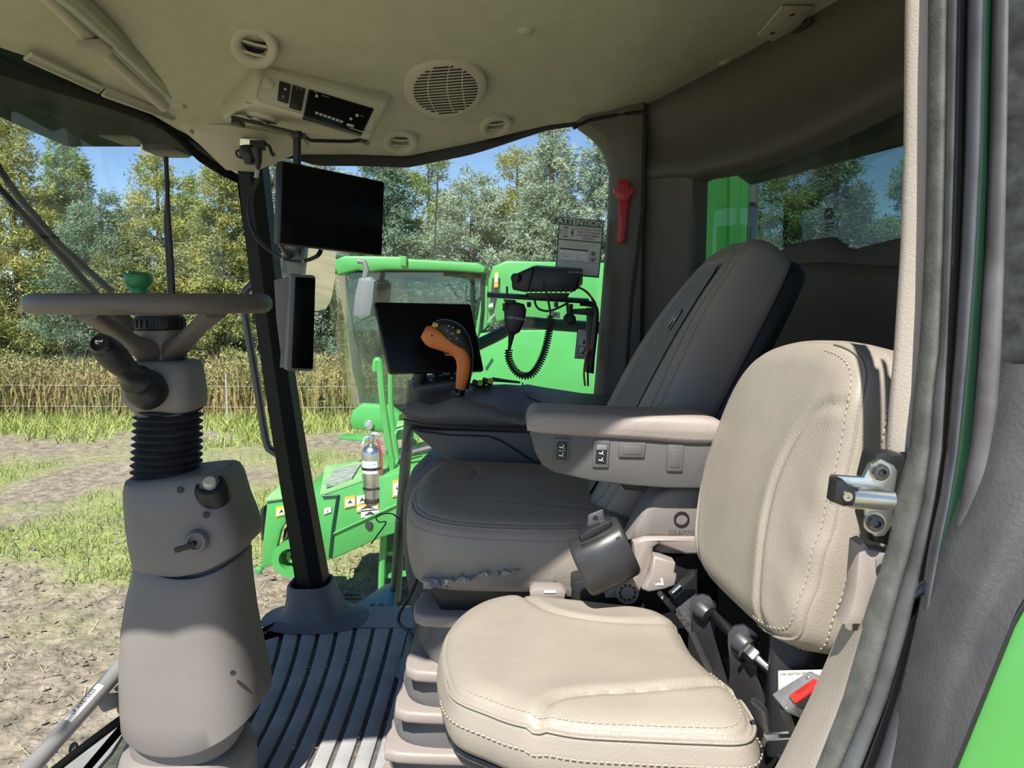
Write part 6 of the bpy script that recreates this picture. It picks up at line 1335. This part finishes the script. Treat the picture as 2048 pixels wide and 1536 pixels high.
link('cord', G().tube([P(x, y, 2.05) for x, y in cr([(1101, 632), (1100, 620), (1094, 590), (1086, 560)], 5)], .003, 6), 'rubber', mc)
rc = thing('radio_cable', 'black cable loops hanging under the two-way radio', 'cable', P(1090, 625, 2.08))
link('cord', G().tube([P(x, y, 2.09) for x, y in cr([(1072, 590), (1070, 605), (1078, 618), (1098, 622), (1120, 614), (1138, 604)], 6)], .003, 6), 'rubber', rc)
link('cord', G().tube([P(x, y, 2.12) for x, y in cr([(1145, 578), (1160, 576), (1175, 586), (1188, 602), (1192, 612)], 6)], .0032, 6), 'rubber', rc); link('cord', G().tube([P(x, y, 2.11) for x, y in cr([(1150, 574), (1166, 578), (1180, 590), (1186, 606)], 6)], .0025, 6), 'red', rc)
link('cord', G().tube([P(x, y, 2.12) for x, y in cr([(1180, 690), (1172, 715), (1168, 745), (1170, 772)], 6)], .0028, 6), 'red', rc); link('cord', G().tube([P(x, y, 2.12) for x, y in cr([(1182, 700), (1176, 730), (1176, 772)], 6)], .0028, 6), 'rubber', rc)
tg = link('cable_tag', side(G(), [(1102, 622), (1120, 625), (1120, 637), (1102, 634)], 2.045, 2.047), 'print_grey', rc); link('tag_arrow', side(G(), [(1106, 629), (1113, 626), (1113, 632)], 2.0445, 2.0449), 'sticker_dark', tg)
# printed notice on the side window
GYd = 2.262
an = thing('notice_sticker', 'green and white ATTENTION notice stuck on the side window', 'sticker', P(1155, 555, GYd))
def gz(px, py): return P(px, py, GYd)
aq = [gz(1118, 433), gz(1209, 441), gz(1198, 556), gz(1110, 548)]
q, u, v, n = quadframe(aq); un_, vn_ = u.normalized(), -v.normalized(); W_ = u.length; H_ = v.length
link('backing', quadslab(G(), aq, .001, 0), 'sticker_green', an)
wa = link('text_panel', quadslab(G(), subq(aq, .03, .14, .97, .375, .0004), .0002, 0), 'sticker_white', an); link('text_panel', quadslab(G(), subq(aq, .03, .40, .97, .97, .0004), .0002, 0), 'sticker_white', an)
def put(txt, s, t, sz, m_='sticker_dark', al='CENTER', bold=0.0): link('lettering', G().text(txt, onq(q, s, t)+n*.0008, un_, vn_, sz, al, .0002, bold), m_, an, 0)
put('ATTENTION!', .5, .072, .0235, 'sticker_white', bold=.0005)
for k, tx in enumerate(('DO NOT SHUT DOWN', 'TRACTOR ENGINE', 'IF RE-GEN SYMBOL', 'APPEARS!')): put(tx, .68, .185+.052*k, .0078, bold=.00012)
for k, tx in enumerate(('Be sure AUTO is selected under engine', 'settings to enable automatic exhaust', 'filter cleaning mode')): put(tx, .5, .43+.036*k, .0062, 'print_grey')
put('DO NOT SHUT TRACTOR OFF DURING ACTIVE RE-GEN!', .5, .755, .0046)
for k, tx in enumerate(('Failure to comply or cancelling/restarting cleaning', 'will result in costly costs for the customer.')): put(tx, .5, .795+.034*k, .0046, 'print_grey')
put('Please call your local', .62, .89, .0052, 'print_grey'); put('dealer for more information.', .62, .925, .0052, 'print_grey')
g = G()       # exhaust filter symbol
for sy in (-1, 1): g.prism([(-.010, sy*.012), (.004, sy*.012), (.004, sy*.015), (-.010, sy*.015)], (onq(q, .19, .255)+n*.0008, un_, vn_, n), 0, .0002)
for k in range(4):
    for sx in (-.0055, .0): g.prism([(sx-.001, -.010+.0055*k), (sx+.001, -.010+.0055*k), (sx+.001, -.0065+.0055*k), (sx-.001, -.0065+.0055*k)], (onq(q, .19, .255)+n*.0008, un_, vn_, n), 0, .0002)
for k in range(3): g.prism([(-.020, -.006+.005*k), (-.012, -.006+.005*k), (-.012, -.0045+.005*k), (-.020, -.0045+.005*k)], (onq(q, .19, .255)+n*.0008, un_, vn_, n), 0, .0002)
for cy_, r_ in ((.005, .006), (-.005, .006), (.0, .004)): g.tube([onq(q, .19, .255)+un_*(.014+r_*math.cos(a))+vn_*(cy_+r_*math.sin(a))+n*.0009 for a in np.linspace(-1.9, 1.9, 9)], .0009, 4)
link('filter_symbol', g, 'sticker_dark', an, 0)
im = link('screen_picture', quadslab(G(), subq(aq, .07, .535, .70, .735, .0007), .0002, 0), 'white', an); link('picture_bar', quadslab(G(), subq(aq, .07, .535, .70, .56, .0009), .0002, 0), 'sticker_dark', im)
for s0, t0, s1 in ((.10, .63, .2), (.26, .63, .34), (.14, .67, .30), (.47, .63, .53), (.45, .68, .52), (.52, .715, .58)): link('picture_text', quadslab(G(), subq(aq, s0, t0, s1, t0+.014, .0009), .0002, 0), 'print_grey', im)
lg = link('deer_mark', G().prism(rrect(.011, .011, .003), (onq(q, .82, .585)+n*.0008, un_, vn_, n), 0, .0002), 'sticker_dark', an); link('deer', G().prism([(x*.009, y*.011) for x, y in deer], (onq(q, .82, .585)+n*.0011, un_, vn_, n), 0, .0002), 'white', lg)
put('JOHN DEERE', .82, .635, .0038)
g = G()
for k in range(3): g.prism([(-.011+.002*k, .006-.004*k), (.011-.003*k, .006-.004*k), (.010-.003*k, .004-.004*k), (-.006+.002*k, .0035-.004*k)], (onq(q, .82, .705)+n*.0008, un_, vn_, n), 0, .0002)
link('dealer_mark', g, 'sticker_dark', an, 0)
# emergency exit pictogram
es = thing('exit_sticker', 'white emergency exit pictogram sticker low on the side window', 'sticker', P(1168, 718, GYd))
eq = [gz(1155, 657), gz(1186, 659), gz(1180, 719), gz(1149, 717)]; q, u, v, n = quadframe(eq); un_, vn_ = u.normalized(), -v.normalized()
link('backing', quadslab(G(), eq, .001, 0), 'sticker_dark', es); link('paper', quadslab(G(), subq(eq, .05, .03, .97, .97, .0004), .0002, 0), 'sticker_white', es)
g = G(); o_ = onq(q, .5, .77)+n*.0008
g.tube([o_+un_*x+vn_*y for x, y in ((-.015, -.012), (-.015, .017), (.014, .017), (.014, .008))], .0013, 4); g.tube([o_+un_*x+vn_*y for x, y in ((-.015, -.014), (.002, -.014))], .0013, 4)
g.prism([(-.001, .002), (.004, .007), (.007, .003), (.012, .003), (.012, .001), (.006, .0), (.004, .003), (.002, -.002), (.006, -.006), (.004, -.013), (.002, -.012), (.003, -.007), (-.002, -.004), (-.008, -.008), (-.010, -.006), (-.004, -.002)], (o_, un_, vn_, n), 0, .0003)
g.tube([o_+un_*(.005+.0022*math.cos(a))+vn_*(.011+.0022*math.sin(a)) for a in np.linspace(0, 6.3, 9)], .0014, 4)
g.prism([(-.003, .008), (.003, .008), (.003, .002), (.006, .002), (0, -.005), (-.006, .002), (-.003, .002)], (onq(q, .5, .47)+n*.0008, un_, vn_, n), 0, .0003)
g.prism([(-.002, .012), (.002, .014), (.010, -.002), (.016, -.004), (.014, -.011), (.006, -.006)], (onq(q, .55, .2)+n*.0008, un_, vn_, n), 0, .0003)
link('exit_symbol', g, 'sticker_dark', es, 0)
g = G(); o_ = onq(q, .24, .2)+n*.0008; g.tube([o_+un_*x+vn_*y for x, y in ((-.006, -.014), (-.005, .014), (.007, .015), (.006, -.013), (-.006, -.014), (.002, .002), (.007, .015))], .0006, 4); link('glass_symbol', g, 'print_grey', es, 0)
# red rescue tool clipped to the corner pillar
RYd = 2.172
rt_ = thing('rescue_hammer', 'red plastic belt cutter tool hanging on the taupe corner pillar', 'rescue tool', P(1245, 488, RYd))
link('handle', side(G(), [(1238, 398), (1258, 400), (1254, 440), (1250, 482), (1243, 489), (1235, 485), (1234, 475), (1237, 440)], RYd-.012, RYd+.004, .004), 'red', rt_, 50)
link('head', side(G(), [(1229, 374), (1236, 380), (1238, 366), (1250, 363), (1258, 366), (1258, 376), (1270, 376), (1269, 384), (1260, 392), (1258, 402), (1238, 400), (1236, 390), (1228, 384)], RYd-.018, RYd+.004, .003), 'red', rt_, 50)
link('cutter_hook', G().tube([P(x, y, RYd-.008) for x, y in cr([(1236, 372), (1238, 366), (1250, 363), (1258, 368)], 5)], .006, 8), 'red', rt_)
for dx in (-4, 4): link('grip_groove', G().tube(pp([(1247+dx, 406), (1245+dx*.6, 430)], RYd-.0125), .0014, 6), 'red', rt_)
# deer mark printed on the rear window
rm = thing('window_mark', 'small dark deer logo printed on the rear window', 'mark', P(1644, 440, 1.86)); 
k_ = int(np.argmin([abs((RC[i][0]+NO[i][0]*.055)/(RC[i][1]+NO[i][1]*.055)-.403) for i in range(61)])); mo_ = V((RC[k_][0]+NO[k_][0]*.056, RC[k_][1]+NO[k_][1]*.056, 0)); mo_.z = P(1644, 427, mo_.y).z
mu = V((TN[k_][0], TN[k_][1], 0)).normalized(); mu = mu if mu.x > 0 else -mu; mn_ = V((-NO[k_][0], -NO[k_][1], 0))
rm.location = mo_; WM[rm.name] = Matrix.Translation(mo_)
b1 = link('badge', G().prism(rrect(.024, .026, .006), (mo_, mu, Z1, mn_), 0, .0006), 'sticker_dark', rm); link('deer', G().prism([(x*.020, y*.022) for x, y in deer], (mo_, mu, Z1, mn_), .0007, .001), 'print_grey', b1)
for k in range(3): link('print_line', G().box(mo_+Z1*(-.024-.008*k), (.022-.003*k, .002, .0025), (mu, mn_, Z1)), 'sticker_dark', rm)
# cup holder and cable on the floor beside the console
cup = thing('cup_holder', 'dark moulded cup holder at the foot of the console', 'cup holder', (-.26, 2.02, .008))
link('holder', G().loft([[V((-.20+x, 2.0+y, z)) for x, y in superell(rx, ry, 3, 32)] for z, rx, ry in ((.008, .115, .10), (.03, .10, .09), (.09, .085, .08), (.10, .078, .072), (.10, .060, .055), (.03, .055, .05))], True, True), 'boot', cup, 50)
pst = thing('console_post', 'rounded charcoal plastic leg carrying the console in front of the seat', 'pedestal', (-.19, 1.98, .008))
link('leg_shell', G().loft([[V((cx+x, 1.98+y, z)) for x, y in superell(rx, .09, 3, 32)] for z, cx, rx in ((.05, -.165, .085), (.15, -.175, .085), (.30, -.195, .085), (.42, -.205, .08), (.50, -.205, .075), (.56, -.19, .07), (.60, -.16, .06))]), 'charcoal', pst, 50)
fc = thing('floor_cable', 'thin black cable hanging down beside the seat suspension', 'cable', P(830, 1260, 1.8)); link('cord', G().tube([P(*q_) for q_ in cr([(834, 1160, 1.75), (818, 1195, 1.78), (800, 1225, 1.82), (798, 1245, 1.82), (815, 1262, 1.75), (828, 1272, 1.70)], 6)], .004, 8), 'rubber', fc)
wl = thing('wire_loop', 'thin dark wire loop beside the seat cushion front', 'wire', P(760, 1060, 1.9)); link('cord', G().tube([P(*q_) for q_ in cr([(800, 1040, 1.9), (785, 1028, 1.9), (765, 1028, 1.92), (752, 1034, 1.93), (758, 1044, 1.92), (772, 1045, 1.9), (755, 1070, 1.94), (742, 1088, 1.95)], 6)], .0018, 6), 'rubber', wl)
# crumbs and chaff on the mat
g = G()
for i in range(170):
    x = random.uniform(-.62, -.18); y = random.uniform(1.15, 2.15); a = random.uniform(0, 3.14); l = random.uniform(.003, .009); dx, dy = math.cos(a)*l, math.sin(a)*l
    g.add([(x-dx, y-dy, .0095), (x-dy*.3, y+dx*.3, .0105), (x+dx, y+dy, .0095), (x+dy*.3, y-dx*.3, .0098)], [(0, 1, 2, 3)])
link('chaff', g, 'straw', None, 0, 'bits of chaff scattered over the floor mat', 'litter', None, 'stuff')

# small printed deer marks at the bottom of windshield and side window
mk = link('printed_mark', G().prism([(x*.018, y*.024) for x, y in deer], (P(705, 1176, 2.372), X1, Z1, -Y1), 0, .0005), 'sticker_dark', w2, 0)
g = G()
for k in range(2): g.box(P(705, 1190+k*8, 2.372), (.05, .0005, .004), None)
link('printed_mark', g, 'sticker_dark', w2, 0)
mp_ = P(147, 1497, 1.60); link('printed_mark', G().prism([(x, y) for x, y in superell(.011, .015, 2, 20)], (mp_, V((.5, .86, 0)), Z1, V((.86, -.5, 0))), 0, .0005), 'sticker_dark', w1, 0)
link('printed_mark', G().prism([(x*.014, y*.016) for x, y in deer], (mp_+V((.86, -.5, 0))*.0008, V((.5, .86, 0)), Z1, V((.86, -.5, 0))), 0, .0003), 'white', w1, 0)
